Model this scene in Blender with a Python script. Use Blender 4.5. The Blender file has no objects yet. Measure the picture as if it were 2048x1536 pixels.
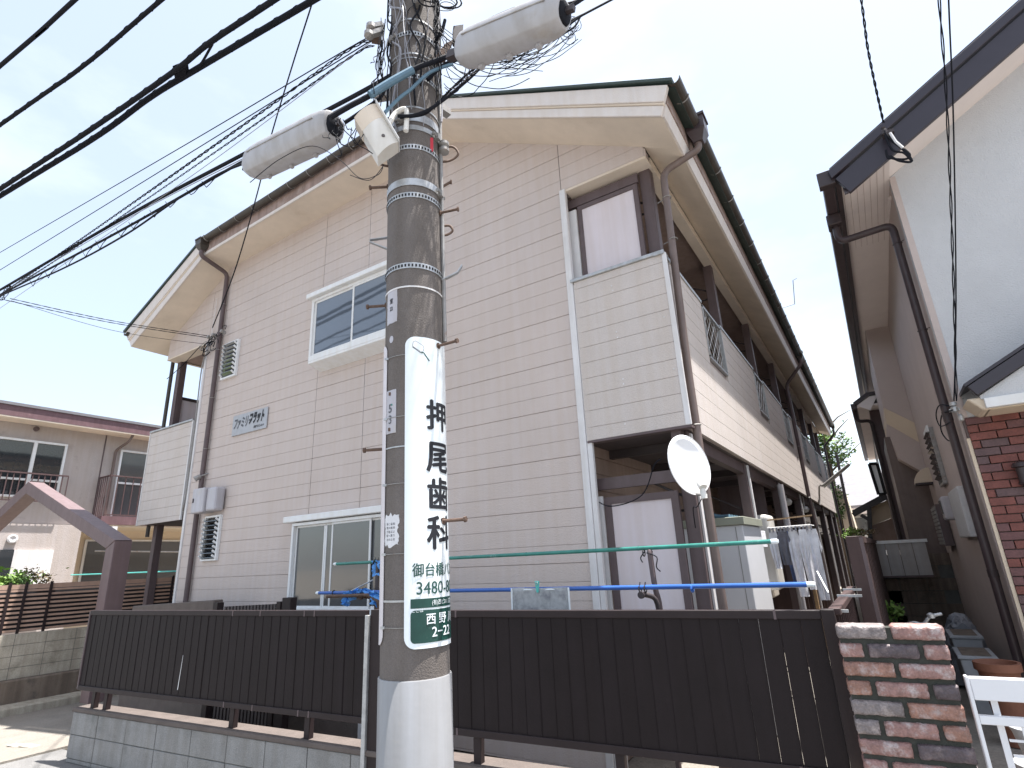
import bpy, bmesh, math, random
from mathutils import Vector as V, Matrix
random.seed(7)
R = math.radians
S = bpy.context.scene
C = S.collection
EYE = 1.6                      # camera height; everything below is laid out relative to the eye and lifted at the end
# ---------------------------------------------------------------- camera
F, YAW, PITCH, ROLL = 1108.5551, -0.5626, 0.3075, -0.0461     # focal length in photo pixels, angles in radians
def cam_axes():
    cy, sy = math.cos(YAW), math.sin(YAW)
    w = V((sy*math.cos(PITCH), cy*math.cos(PITCH), math.sin(PITCH)))
    r = V((cy, -sy, 0)); u = r.cross(w)
    c, s = math.cos(ROLL), math.sin(ROLL)
    return r*c+u*s, u*c-r*s, w
CR, CU, CW = cam_axes()
cd = bpy.data.cameras.new('camera'); cam = bpy.data.objects.new('camera', cd); C.objects.link(cam)
cd.sensor_width = 36; cd.lens = F/2048*36; cd.clip_start = .05; cd.clip_end = 3000
M = Matrix((CR, CU, -CW)).transposed().to_4x4(); cam.matrix_world = Matrix.Translation((0, 0, EYE)) @ M
S.camera = cam
# ---------------------------------------------------------------- sky and sun
SUN_EL = R(76.5); SUN_H = V((.90, .436, 0)).normalized()
world = bpy.data.worlds.new('World'); S.world = world; world.use_nodes = True
wn = world.node_tree; wn.nodes.clear(); NL = wn.links.new
def wnode(t, **k):
    n = wn.nodes.new(t)
    for a, b in k.items(): setattr(n, a, b)
    return n
sky = wnode('ShaderNodeTexSky', sky_type='NISHITA', sun_disc=False, sun_elevation=SUN_EL, sun_rotation=math.atan2(SUN_H.x, SUN_H.y),
            air_density=1.0, dust_density=2.2, ozone_density=1.0, altitude=50)
tc = wnode('ShaderNodeTexCoord')
mp = wnode('ShaderNodeMapping'); mp.inputs['Scale'].default_value = (1, 1, 2.4)
nz = wnode('ShaderNodeTexNoise'); nz.inputs['Scale'].default_value = 1.5; nz.inputs['Detail'].default_value = 7; nz.inputs['Roughness'].default_value = .55
rp = wnode('ShaderNodeValToRGB'); rp.color_ramp.elements[0].position = .47; rp.color_ramp.elements[1].position = .68
mx = wnode('ShaderNodeMixRGB'); mx.blend_type = 'MIX'
fac = wnode('ShaderNodeMath', operation='MULTIPLY_ADD'); fac.inputs[1].default_value = .36; fac.inputs[2].default_value = .34
bg = wnode('ShaderNodeBackground'); bg.inputs['Strength'].default_value = .106
wo = wnode('ShaderNodeOutputWorld')
NL(tc.outputs['Generated'], mp.inputs['Vector']); NL(mp.outputs[0], nz.inputs['Vector']); NL(nz.outputs[0], rp.inputs[0])
NL(rp.outputs[0], fac.inputs[0]); NL(fac.outputs[0], mx.inputs[0]); NL(sky.outputs[0], mx.inputs[1]); mx.inputs[2].default_value = (4.7, 5.0, 5.15, 1)
NL(mx.outputs[0], bg.inputs[0]); NL(bg.outputs[0], wo.inputs[0])
sd = bpy.data.lights.new('sun', 'SUN'); sd.energy = 4.7; sd.angle = R(.55); sd.color = (1, .965, .92)
sun = bpy.data.objects.new('sun', sd); C.objects.link(sun)
sv = V((SUN_H.x*math.cos(SUN_EL), SUN_H.y*math.cos(SUN_EL), math.sin(SUN_EL)))
sun.rotation_euler = sv.to_track_quat('Z', 'Y').to_euler(); sun.location = (0, 0, 30)
S.view_settings.view_transform = 'Standard'; S.view_settings.look = 'None'; S.view_settings.gamma = 1; S.view_settings.use_curve_mapping = False
S.view_settings.exposure = 1.52
S.render.engine = 'CYCLES'; S.cycles.max_bounces = 8; S.cycles.diffuse_bounces = 5; S.cycles.use_denoising = True
# ---------------------------------------------------------------- pixel to point on a real plane
def ray(x, y): return CR*((x-1024)/F) + CU*((768-y)/F) + CW
def onY(x, y, Y): d = ray(x, y); return d*(Y/d.y)
def onX(x, y, X): d = ray(x, y); return d*(X/d.x)
def onZ(x, y, Z): d = ray(x, y); return d*(Z/d.z)
def onP(x, y, o, n): d = ray(x, y); return d*(o.dot(n)/d.dot(n))
# ---------------------------------------------------------------- materials
MATS = {}
def mat(name, col, rough=.7, var=.12, scale=8, bump=.15, bscale=120, metal=0, streak=0, stain_glint=None, grain=None, spec=.4, coat=0):
    m = bpy.data.materials.new(name); m.use_nodes = True; MATS[name] = m
    nt = m.node_tree; b = nt.nodes['Principled BSDF']; L = nt.links.new; N = nt.nodes.new
    b.inputs['Roughness'].default_value = rough; b.inputs['Metallic'].default_value = metal
    b.inputs['Specular IOR Level'].default_value = spec
    if coat: b.inputs['Coat Weight'].default_value = coat
    geo = N('ShaderNodeNewGeometry')
    n1 = N('ShaderNodeTexNoise'); n1.inputs['Scale'].default_value = scale; n1.inputs['Detail'].default_value = 6; n1.inputs['Roughness'].default_value = .65
    L(geo.outputs['Position'], n1.inputs['Vector'])
    r1 = N('ShaderNodeValToRGB'); r1.color_ramp.elements[0].position = .3; r1.color_ramp.elements[1].position = .7
    r1.color_ramp.elements[0].color = (*[c*(1-var) for c in col], 1); r1.color_ramp.elements[1].color = (*[min(1, c*(1+var)) for c in col], 1)
    L(n1.outputs[0], r1.inputs[0]); out = r1.outputs[0]
    if streak:
        ms = N('ShaderNodeMapping'); ms.inputs['Scale'].default_value = (14, 14, .7); L(geo.outputs['Position'], ms.inputs[0])
        n2 = N('ShaderNodeTexNoise'); n2.inputs['Scale'].default_value = 1; n2.inputs['Detail'].default_value = 4; L(ms.outputs[0], n2.inputs['Vector'])
        r2 = N('ShaderNodeValToRGB'); r2.color_ramp.elements[0].position = .36; r2.color_ramp.elements[1].position = .62
        k = 1-streak; r2.color_ramp.elements[0].color = (k, k*.98, k*.95, 1); r2.color_ramp.elements[1].color = (1, 1, 1, 1); L(n2.outputs[0], r2.inputs[0])
        mm = N('ShaderNodeMixRGB'); mm.blend_type = 'MULTIPLY'; mm.inputs[0].default_value = 1; L(out, mm.inputs[1]); L(r2.outputs[0], mm.inputs[2]); out = mm.outputs[0]
    if stain_glint:
        scol, ssc, lo, hi = stain_glint
        n3 = N('ShaderNodeTexNoise'); n3.inputs['Scale'].default_value = ssc; n3.inputs['Detail'].default_value = 8; n3.inputs['Roughness'].default_value = .7; L(geo.outputs['Position'], n3.inputs['Vector'])
        r3 = N('ShaderNodeValToRGB'); r3.color_ramp.elements[0].position = lo; r3.color_ramp.elements[1].position = hi; L(n3.outputs[0], r3.inputs[0])
        mm = N('ShaderNodeMixRGB'); L(r3.outputs[0], mm.inputs[0]); L(out, mm.inputs[1]); mm.inputs[2].default_value = (*scol, 1); out = mm.outputs[0]
    if grain:
        n4 = N('ShaderNodeTexNoise'); n4.inputs['Scale'].default_value = grain[0]; n4.inputs['Detail'].default_value = 2; L(geo.outputs['Position'], n4.inputs['Vector'])
        r4 = N('ShaderNodeValToRGB'); r4.color_ramp.elements[0].position = .35; r4.color_ramp.elements[1].position = .65
        k = 1-grain[1]; r4.color_ramp.elements[0].color = (k, k, k, 1); L(n4.outputs[0], r4.inputs[0])
        mm = N('ShaderNodeMixRGB'); mm.blend_type = 'MULTIPLY'; mm.inputs[0].default_value = 1; L(out, mm.inputs[1]); L(r4.outputs[0], mm.inputs[2]); out = mm.outputs[0]
    L(out, b.inputs['Base Color'])
    if bump:
        nb = N('ShaderNodeTexNoise'); nb.inputs['Scale'].default_value = bscale; nb.inputs['Detail'].default_value = 3; L(geo.outputs['Position'], nb.inputs['Vector'])
        bp = N('ShaderNodeBump'); bp.inputs['Strength'].default_value = bump; bp.inputs['Distance'].default_value = .01
        L(nb.outputs[0], bp.inputs['Height']); L(bp.outputs[0], b.inputs['Normal'])
    return m
def glass(name, col, rough=.03, wav=.01):
    m = mat(name, col, rough, .05, 2, 0, spec=.9)
    nt = m.node_tree; b = nt.nodes['Principled BSDF']; nb = nt.nodes.new('ShaderNodeTexNoise'); nb.inputs['Scale'].default_value = 1.5
    g = nt.nodes.new('ShaderNodeNewGeometry'); nt.links.new(g.outputs['Position'], nb.inputs['Vector'])
    bp = nt.nodes.new('ShaderNodeBump'); bp.inputs['Strength'].default_value = wav*10; bp.inputs['Distance'].default_value = .02
    nt.links.new(nb.outputs[0], bp.inputs['Height']); nt.links.new(bp.outputs[0], b.inputs['Normal']); b.inputs['Coat Weight'].default_value = .6
    return m
mat('siding', (.585, .512, .482), .85, .035, 1.5, .4, 95, streak=.03, stain_glint=((.42, .37, .35), 1.1, .66, .98), grain=(160, .08))
mat('siding_panel', (.595, .54, .51), .85, .04, 2, .4, 95, streak=.04, stain_glint=((.66, .63, .58), 5, .70, .86), grain=(160, .10))
mat('siding_joint', (.40, .34, .32), .9, .15, 6, .1)
mat('caulk', (.16, .14, .135), .9, .15, 6, .1)
mat('trim_white', (.70, .69, .70), .55, .06, 6, .08, 40, streak=.12)
mat('alu_white', (.76, .77, .78), .42, .04, 5, .03, 40, streak=.05)
mat('soffit', (.69, .60, .50), .9, .10, 1.8, .25, 60, stain_glint=((.52, .42, .32), 1.6, .58, .88))
mat('barge', (.68, .63, .60), .8, .05, 4, .3, 90, streak=.04)
mat('fascia_rust', (.34, .25, .22), .8, .18, 9, .3, 60, streak=.25, stain_glint=((.44, .36, .32), 5, .55, .75))
mat('roof_edge', (.035, .055, .05), .45, .2, 6, .05)
mat('gutter', (.060, .050, .042), .42, .18, 5, .05, 40, streak=.15)
mat('gutter_dark', (.058, .042, .046), .38, .15, 5, .05, 40, streak=.1)
mat('pipe_tan', (.16, .12, .108), .45, .12, 6, .05, 40, streak=.12)
mat('brown_steel', (.115, .085, .088), .55, .10, 6, .08, 60, streak=.12)
mat('dark_steel', (.05, .04, .042), .5, .15, 6, .05)
mat('screen_pink', (.66, .60, .63), .75, .04, 2, .08, 30, streak=.05)
mat('deck', (.075, .06, .062), .7, .2, 5, .1)
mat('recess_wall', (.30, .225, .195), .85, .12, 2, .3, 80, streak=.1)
mat('dark_room', (.03, .03, .035), .8, .2, 4, 0)
glass('glass_sky', (.10, .12, .15)); glass('glass_grey', (.085, .088, .092), .12, .02); glass('glass_dark', (.03, .035, .04), .05)
mat('curtain', (.24, .25, .26), .9, .10, 3, .2, 20, streak=.2)
mat('plaque', (.42, .42, .44), .35, .08, 7, .1, 50, metal=.3, streak=.1)
mat('ink', (.012, .013, .018), .6, .05, 5, 0)
mat('ink_grey', (.10, .105, .12), .6, .05, 5, 0)
mat('ink_green', (.02, .075, .062), .5, .08, 5, 0)
mat('sign_green', (.012, .055, .045), .35, .15, 14, .02, stain_glint=((.05, .09, .08), 25, .62, .8))
mat('sign_white', (.80, .86, .90), .30, .025, 4, .02, 30, coat=.15, streak=.04)
mat('sign_back', (.66, .62, .64), .5, .05, 6, .02)
mat('pole_concrete', (.165, .145, .135), .85, .10, 5, .35, 160, streak=.12, stain_glint=((.24, .215, .20), 7, .60, .80), grain=(220, .22))
mat('pole_sheath', (.29, .295, .31), .48, .06, 4, .06, 40, metal=.15, streak=.14, stain_glint=((.27, .26, .25), 12, .66, .8))
mat('galv', (.46, .47, .48), .42, .18, 22, .1, 60, metal=.55, streak=.12, stain_glint=((.30, .24, .19), 18, .62, .78))
mat('galv_dull', (.30, .29, .28), .55, .2, 18, .1, 60, metal=.35, stain_glint=((.22, .14, .10), 14, .55, .75))
mat('rust', (.13, .085, .065), .75, .3, 25, .3, 90, metal=.2)
mat('slot_black', (.012, .012, .014), .8, .1, 5, 0)
mat('paper', (.66, .66, .68), .8, .1, 20, .1, 50, stain_glint=((.40, .38, .38), 16, .58, .74))
mat('plastic_grey', (.47, .46, .50), .42, .05, 5, .05, 40, streak=.12, stain_glint=((.46, .42, .36), 6, .55, .8))
mat('closure_grey', (.41, .405, .42), .42, .05, 5, .05, 40, streak=.14, stain_glint=((.34, .30, .25), 6, .55, .8))
mat('plastic_cream', (.72, .70, .66), .42, .05, 6, .03, 40, streak=.1)
mat('cable', (.014, .015, .020), .75, .15, 12, .05, spec=.12)
mat('cable_blue', (.115, .20, .27), .5, .12, 12, .05)
mat('cable_light', (.28, .28, .31), .45, .15, 12, .05)
mat('green_paint', (.035, .20, .165), .33, .2, 10, .05, coat=.3, stain_glint=((.25, .42, .38), 9, .6, .75))
mat('blue_paint', (.035, .12, .42), .33, .12, 10, .05, coat=.3, stain_glint=((.30, .42, .6), 9, .66, .8))
mat('mint_paint', (.10, .52, .47), .4, .1, 6, .05)
mat('blue_sheet', (.10, .33, .75), .4, .25, 22, .5, 50)
mat('towel', (.44, .45, .46), .95, .15, 40, .6, 300, stain_glint=((.22, .225, .25), 9, .50, .68))
mat('fence_brown', (.017, .012, .013), .55, .10, 5, .12, 60, streak=.12, spec=.18)
mat('fence_rail', (.026, .018, .019), .5, .12, 5, .08, 60, streak=.08, spec=.25)
mat('side_brown', (.058, .033, .031), .6, .14, 5, .1, 60, streak=.18)
mat('block', (.29, .285, .28), .92, .14, 5, .5, 110, streak=.14, stain_glint=((.16, .165, .16), 3, .55, .78), grain=(140, .22))
mat('block_warm', (.50, .455, .38), .92, .14, 4, .5, 90, streak=.22, stain_glint=((.23, .21, .16), 3, .55, .75), grain=(120, .2))
mat('block_cap', (.12, .098, .088), .9, .16, 8, .4, 90, stain_glint=((.10, .09, .08), 6, .55, .75))
mat('mortar', (.13, .13, .12), .95, .15, 12, .3, 100)
mat('brick_mortar', (.050, .052, .045), .95, .2, 20, .4, 120)
for nm, a, s in (('brick_pink', (.30, .165, .145), (.50, .43, .42)), ('brick_grey', (.205, .172, .168), (.46, .39, .37)), ('brick_dark', (.085, .062, .070), (.22, .17, .17)),
                 ('brick_orange', (.30, .155, .115), (.44, .36, .35))):
    mat(nm, a, .55, .30, 17, 1.0, 42, stain_glint=(s, 16, .50, .68), grain=(130, .25), spec=.6)  # whitish blotches also paint bright highlights into the brick colour
mat('tile_red', (.19, .062, .050), .55, .25, 9, .25, 60, grain=(60, .2)); mat('tile_brown', (.15, .068, .068), .55, .2, 9, .25, 60, grain=(60, .2)); mat('tile_purple', (.125, .075, .078), .55, .2, 9, .25, 60, grain=(60, .2))
mat('tile_joint', (.19, .15, .145), .9, .1, 10, .2)
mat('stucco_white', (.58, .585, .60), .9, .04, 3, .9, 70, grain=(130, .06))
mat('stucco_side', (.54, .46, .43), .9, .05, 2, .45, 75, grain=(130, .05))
mat('stucco_cream', (.66, .56, .44), .9, .05, 2, .4, 75)
mat('soffit_white', (.76, .69, .66), .8, .04, 3, .1, 40)
mat('navy_metal', (.030, .024, .034), .35, .1, 4, .03, spec=.5)
mat('dark_brown_metal', (.045, .033, .035), .4, .15, 5, .05)
mat('mortar_house', (.47, .42, .40), .92, .07, 2, .6, 60, streak=.05, stain_glint=((.26, .225, .21), 2, .58, .82), grain=(100, .10))
mat('maroon', (.15, .085, .095), .6, .15, 6, .1, 40, streak=.14, stain_glint=((.28, .20, .20), 6, .62, .8))
mat('pink_steel', (.16, .112, .115), .55, .08, 5, .08, 50, streak=.12, stain_glint=((.22, .15, .15), 6, .6, .8))
mat('slat_brown', (.42, .285, .225), .6, .14, 7, .1, 60, streak=.08)
mat('rust_rail', (.085, .05, .05), .65, .2, 12, .15, 60)
mat('gate_white', (.72, .72, .74), .4, .03, 5, .02, 30)
mat('concrete_drive', (.25, .225, .195), .92, .12, 3, .5, 60, stain_glint=((.26, .24, .21), 1.8, .5, .72), grain=(55, .22))
mat('curb', (.20, .16, .13), .92, .2, 5, .6, 70, streak=.3, stain_glint=((.10, .085, .07), 5, .5, .7))
mat('asphalt', (.20, .195, .19), .92, .15, 4, .5, 90, grain=(180, .35))
mat('soil', (.24, .21, .17), .95, .2, 4, .6, 50)
mat('leaf', (.055, .115, .028), .6, .4, 6, 0); mat('leaf_light', (.16, .26, .06), .6, .3, 6, 0); mat('leaf_red', (.13, .10, .05), .6, .3, 6, 0)
mat('bark', (.10, .075, .055), .9, .2, 20, .5, 60)
mat('terracotta', (.22, .095, .06), .8, .15, 8, .2, 60); mat('pot_grey', (.32, .33, .35), .7, .1, 8, .1)
mat('tarp', (.24, .25, .28), .5, .2, 8, .7, 14)
mat('roof_grey', (.17, .165, .18), .7, .1, 4, .3, 40); mat('roof_tile_dark', (.05, .05, .055), .5, .2, 10, .2)
mat('polycarbonate', (.36, .34, .34), .3, .12, 3, .05, 20, streak=.1)
mat('dish_white', (.80, .80, .81), .45, .02, 4, .0)
mat('cloth_white', (.82, .82, .86), .95, .12, 14, .5, 90); mat('cloth_grey', (.17, .17, .20), .95, .2, 14, .5, 90); mat('cloth_blue', (.12, .16, .30), .95, .2, 14, .5, 90)
mat('wood', (.46, .31, .18), .7, .15, 12, .2, 50); mat('red_plastic', (.55, .03, .05), .4, .1, 5, 0)
mat('cabinet_white', (.66, .66, .68), .45, .03, 3, .02); mat('cabinet_lid', (.30, .31, .25), .5, .05, 4, .02)
mat('heater_beige', (.56, .50, .43), .45, .04, 4, .02)
# ---------------------------------------------------------------- mesh builder
class MB:
    def __init__(s): s.v = []; s.f = []
    def add(s, vs, fs):
        n = len(s.v); s.v += [V(v) for v in vs]; s.f += [tuple(i+n for i in f) for f in fs]; return s
    def box(s, x0, x1, y0, y1, z0, z1):
        return s.add([(x0,y0,z0),(x1,y0,z0),(x1,y1,z0),(x0,y1,z0),(x0,y0,z1),(x1,y0,z1),(x1,y1,z1),(x0,y1,z1)],
                     [(0,3,2,1),(4,5,6,7),(0,1,5,4),(1,2,6,5),(2,3,7,6),(3,0,4,7)])
    def obox(s, c, ax, ay, az):
        c, ax, ay, az = V(c), V(ax), V(ay), V(az)
        P = [c+ax*i+ay*j+az*k for k in (-1,1) for j, i in ((-1,-1),(-1,1),(1,1),(1,-1))]
        return s.add(P, [(0,3,2,1),(4,5,6,7),(0,1,5,4),(1,2,6,5),(2,3,7,6),(3,0,4,7)])
    def beam(s, p, q, w, h, up=(0,0,1)):
        p, q = V(p), V(q); d = (q-p); L = d.length; d.normalize(); sx = d.cross(V(up)).normalized(); u = sx.cross(d)
        return s.obox((p+q)/2, d*L/2, sx*w/2, u*h/2)
    def prism(s, pts, ex):
        pts = [V(p) for p in pts]; ex = V(ex); n = len(pts)
        return s.add(pts+[p+ex for p in pts], [tuple(range(n))[::-1], tuple(range(n, 2*n))]+[(i, (i+1) % n, (i+1) % n+n, i+n) for i in range(n)])
    def poly(s, pts): return s.add(pts, [tuple(range(len(pts)))])
    def tube(s, pts, r, n=8, cap=True):
        pts = [V(p) for p in pts]; m = len(pts); rs = r if isinstance(r, (list, tuple)) else [r]*m
        t = [(pts[min(i+1, m-1)]-pts[max(i-1, 0)]).normalized() for i in range(m)]
        a = t[0].cross(V((0,0,1)));
        if a.length < .1: a = t[0].cross(V((0,1,0)))
        a.normalize(); vs = []
        for i in range(m):
            a = (a-t[i]*a.dot(t[i])).normalized(); b = t[i].cross(a)
            vs += [pts[i]+(a*math.cos(2*math.pi*k/n)+b*math.sin(2*math.pi*k/n))*rs[i] for k in range(n)]
        fs = [(i*n+k, i*n+(k+1) % n, (i+1)*n+(k+1) % n, (i+1)*n+k) for i in range(m-1) for k in range(n)]
        if cap: fs += [tuple(range(n))[::-1], tuple(range((m-1)*n, m*n))]
        return s.add(vs, fs)
    def lathe(s, prof, c=(0,0,0), n=24, axis=None):
        c = V(c); Q = V((0,0,1)).rotation_difference(V(axis)) if axis is not None else None; vs = []
        for r, z in prof:
            for k in range(n):
                p = V((r*math.cos(2*math.pi*k/n), r*math.sin(2*math.pi*k/n), z))
                if Q: p = Q @ p
                vs.append(c+p)
        m = len(prof)
        fs = [(i*n+k, i*n+(k+1) % n, (i+1)*n+(k+1) % n, (i+1)*n+k) for i in range(m-1) for k in range(n)]
        fs += [tuple(range(n))[::-1], tuple(range((m-1)*n, m*n))]
        return s.add(vs, fs)
    def build(s, name, m, parent=None, smooth=False, bevel=0, label=None, kind=None, seg=1):
        me = bpy.data.meshes.new(name); o = bpy.data.objects.new(name, me); C.objects.link(o)
        off = V((0,0,0))
        if parent is not None:
            o.parent = parent; q = parent
            while q: off += q.location; q = q.parent
        bm = bmesh.new(); vs = [bm.verts.new(v-off) for v in s.v]
        for f in s.f:
            try: bm.faces.new([vs[i] for i in f])
            except ValueError: pass
        bmesh.ops.recalc_face_normals(bm, faces=bm.faces)
        if bevel:
            eds = [e for e in bm.edges if len(e.link_faces) == 2 and e.calc_face_angle(0) > .6]
            bmesh.ops.bevel(bm, geom=eds, offset=bevel, segments=seg, affect='EDGES', profile=.5)
        if smooth:
            for f in bm.faces: f.smooth = True
            for e in bm.edges:
                if len(e.link_faces) == 2 and e.calc_face_angle(0) > .7: e.smooth = False
        bm.to_mesh(me); bm.free(); me.materials.append(MATS[m])
        if label: o['label'] = label
        if kind: o['kind'] = kind
        return o
def thing(name, label, cat, loc, group=None):
    o = bpy.data.objects.new(name, None); C.objects.link(o); o.location = loc; o.empty_display_size = .1
    o['label'] = label; o['category'] = cat
    if group: o['group'] = group
    return o
def tag(o, label, cat, group=None):
    o['label'] = label; o['category'] = cat
    if group: o['group'] = group
    return o
def single(mb, name, m, label, cat, group=None, **k):      # a thing that is one mesh: origin moved to its lowest middle point
    c = V((sum(v.x for v in mb.v)/len(mb.v), sum(v.y for v in mb.v)/len(mb.v), min(v.z for v in mb.v)))
    mb.v = [v-c for v in mb.v]; o = mb.build(name, m, **k); o.location = c; return tag(o, label, cat, group)
def struct(mb, name, m, **k): return mb.build(name, m, kind='structure', **k)
def clip(poly, a, b, c):                                    # keep the side a*x + b*z <= c of a polygon [(x, z)]
    out = []
    for i in range(len(poly)):
        p, q = poly[i], poly[(i+1) % len(poly)]; dp = a*p[0]+b*p[1]-c; dq = a*q[0]+b*q[1]-c
        if dp <= 0: out.append(p)
        if dp*dq < 0: t = dp/(dp-dq); out.append((p[0]+(q[0]-p[0])*t, p[1]+(q[1]-p[1])*t))
    return out
def bez(pts, n=8):                                          # smooth path through points
    P = [V(p) for p in pts]; out = []
    for i in range(len(P)-1):
        a = P[max(i-1, 0)]; b = P[i]; c = P[i+1]; d = P[min(i+2, len(P)-1)]
        for k in range(n):
            t = k/n; out.append(.5*((2*b)+(c-a)*t+(2*a-5*b+4*c-d)*t*t+(3*b-a-3*c+d)*t**3))
    return out+[P[-1]]
def elbow(pts, r=.06, n=5):                                 # round the corners of a pipe path
    P = [V(p) for p in pts]; out = [P[0]]
    for i in range(1, len(P)-1):
        a, b, c = P[i-1], P[i], P[i+1]; u = (a-b); v = (c-b); d = min(r, u.length/2.1, v.length/2.1); u.normalize(); v.normalize()
        for k in range(n+1):
            t = k/n; out.append((b+u*d)*(1-t)**2+b*2*t*(1-t)+(b+v*d)*t*t)
    return out+[P[-1]]
def text_mesh(txt, size, bold=0):                           # flat glyph outlines as a bmesh, x right, y up
    cu = bpy.data.curves.new('glyphs', 'FONT'); cu.body = txt; cu.size = size; cu.align_x = 'CENTER'; cu.align_y = 'CENTER'; cu.offset = bold; cu.resolution_u = 3
    o = bpy.data.objects.new('glyphs', cu); C.objects.link(o); dg = bpy.context.evaluated_depsgraph_get(); dg.update()
    me = bpy.data.meshes.new_from_object(o.evaluated_get(dg)); bm = bmesh.new(); bm.from_mesh(me)
    bpy.data.objects.remove(o); bpy.data.curves.remove(cu); bpy.data.meshes.remove(me); return bm
def slice_x(bm, step):
    if not bm.verts: return
    x0 = min(v.co.x for v in bm.verts); x1 = max(v.co.x for v in bm.verts); x = x0+step
    while x < x1:
        bmesh.ops.bisect_plane(bm, geom=bm.verts[:]+bm.edges[:]+bm.faces[:], plane_co=(x, 0, 0), plane_no=(1, 0, 0)); x += step
def text_part(txt, size, fn, name, m, parent, bold=0, sx=1, step=.012):   # fn maps (x, y) of the lettering to a world point
    bm = text_mesh(txt, size, bold)
    for v in bm.verts: v.co.x *= sx
    if step: slice_x(bm, step)
    off = V((0,0,0)); q = parent
    while q: off += q.location; q = q.parent
    for v in bm.verts: v.co = fn(v.co.x, v.co.y)-off
    me = bpy.data.meshes.new(name); bm.to_mesh(me); bm.free(); me.materials.append(MATS[m])
    o = bpy.data.objects.new(name, me); C.objects.link(o); o.parent = parent; return o
# ================================================================ GROUND
G = -1.6
g = MB(); g.box(-900, 900, -900, 900, G-.8, G-.5); struct(g, 'ground', 'soil')
g = MB(); g.box(-7.4, 40, -16, 2.9, G-.2, G-.02); g.prism([(-7.4, -16, G-.02), (-7.4, 2.19, G-.02), (-13, 2.19, G-.36), (-13, -16, G-.36)], (0, 0, -.2)); g.box(-60, -13, -16, 2.19, G-.6, G-.36); struct(g, 'road', 'asphalt')
g = MB(); g.prism([(-7.4, 2.2, G), (-7.4, 12, G), (-11.6, 12, G-.26), (-11.6, 2.2, G-.26)], (0, 0, -.2)); struct(g, 'driveway', 'concrete_drive')
g = MB(); g.box(-7.35, -.3, 3.55, 26, G-.2, G-.012); struct(g, 'yard', 'concrete_drive')
g = MB(); g.box(-.25, 6, 2.95, 26, G-.2, G-.008); struct(g, 'side_path', 'concrete_drive')
# ================================================================ APARTMENT BUILDING
D = 4.5                                                     # distance of the gable wall
apt = thing('apartment_building', 'two-storey beige clapboard apartment block with clipped gable, balconies and satellite dish', 'apartment building', (-5.7, D, G))
XL, XLm, XRm, XR = -10.03, -8.72, -2.12, -1.21               # left end, left corner of main wall, right corner of main wall, right end
OPEN = 3.66                                                 # head of the balcony openings
prof = [(-10.36, 3.84), (-8.30, 4.90), (-3.50, 5.00), (-.89, 3.595)]     # soffit line, shared by wall head and bargeboards
def lines_below(poly):
    for (x0, z0), (x1, z1) in zip(prof[:-1], prof[1:]):
        a = -(z1-z0); b = (x1-x0); c = a*x0+b*z0; poly = clip(poly, a, b, c)
        if not poly: return poly
    return poly
PIT = .1535; K0 = -.045                                     # course pitch; a board joint falls on K0 + 3k courses
zones = [(XL, XLm, OPEN, 9), (XLm, -5.88, G, 9), (-5.88, -4.98, G, 9), (-4.98, XRm, G, 9), (XRm, XR, OPEN, 9)]
gw = MB()
for (x0, x1, zb, zt) in zones:
    k = -12
    while K0+PIT*k < 5.1:
        z0 = max(K0+PIT*k, zb); z1 = K0+PIT*(k+1); gp = .0032 if k % 3 else .0062
        gp2 = .0032 if (k+1) % 3 else .0062
        if z1 > zb+.02 and z1 > G:
            pl = lines_below([(x0+.004, z0+gp/2), (x1-.004, z0+gp/2), (x1-.004, z1-gp2/2), (x0+.004, z1-gp2/2)])
            if len(pl) > 2:
                b = MB(); b.prism([(x, D, z) for x, z in pl], (0, .016, 0)); b.build('siding_board', 'siding', apt)
        k += 1
bk = MB()
for (x0, x1, zb, zt) in ((XL, XLm, OPEN, 9), (XLm, XRm, G, 9), (XRm, XR, OPEN, 9)):
    pl = lines_below([(x0, zb), (x1, zb), (x1, 6), (x0, 6)]); bk.prism([(x, D+.010, z) for x, z in pl], (0, .14, 0))
bk.build('gable_wall', 'siding_joint', apt)
for x, za, zb in ((-5.88, 3.85, 4.95), (-4.98, 3.8, 4.97), (-5.88, .66, 2.52), (-4.98, .66, 2.5), (XRm, OPEN, 4.25)):
    b = MB(); b.box(x-.006, x+.006, D+.003, D+.01, za, min(zb, 4.9)); b.build('caulk_joint', 'caulk', apt)
# side and back walls, inner faces of the recess
b = MB(); b.box(XLm, XLm+.12, D+.16, 21.3, G, 4.3); b.build('side_wall', 'siding', apt)
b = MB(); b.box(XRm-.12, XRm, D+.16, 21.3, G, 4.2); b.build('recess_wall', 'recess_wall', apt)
b = MB(); b.box(XLm, XRm, 21.15, 21.3, G, 4.3); b.build('back_wall', 'siding', apt)
st = MB()
for k in range(-9, 25):
    z = K0+PIT*k
    st.box(XRm, XRm+.012, D+.16, 21.1, z+.006, z+PIT-.006)
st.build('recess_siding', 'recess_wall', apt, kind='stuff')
# corner trims
b = MB(); b.box(XRm-.015, XRm+.05, D-.022, D+.03, G, OPEN); b.build('corner_trim', 'trim_white', apt, bevel=.004)
b = MB(); b.box(XRm+.052, XRm+.10, D-.012, D+.03, G, 2.55); b.build('corner_trim', 'trim_white', apt, bevel=.004)
b = MB(); b.box(XLm-.04, XLm+.012, D-.02, D+.03, G, OPEN+.0); b.build('corner_trim', 'trim_white', apt, bevel=.004)
b = MB(); b.box(XR+.0, XR+.014, D-.004, D+.02, OPEN-.01, 3.74); b.build('corner_trim', 'siding', apt)
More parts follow.
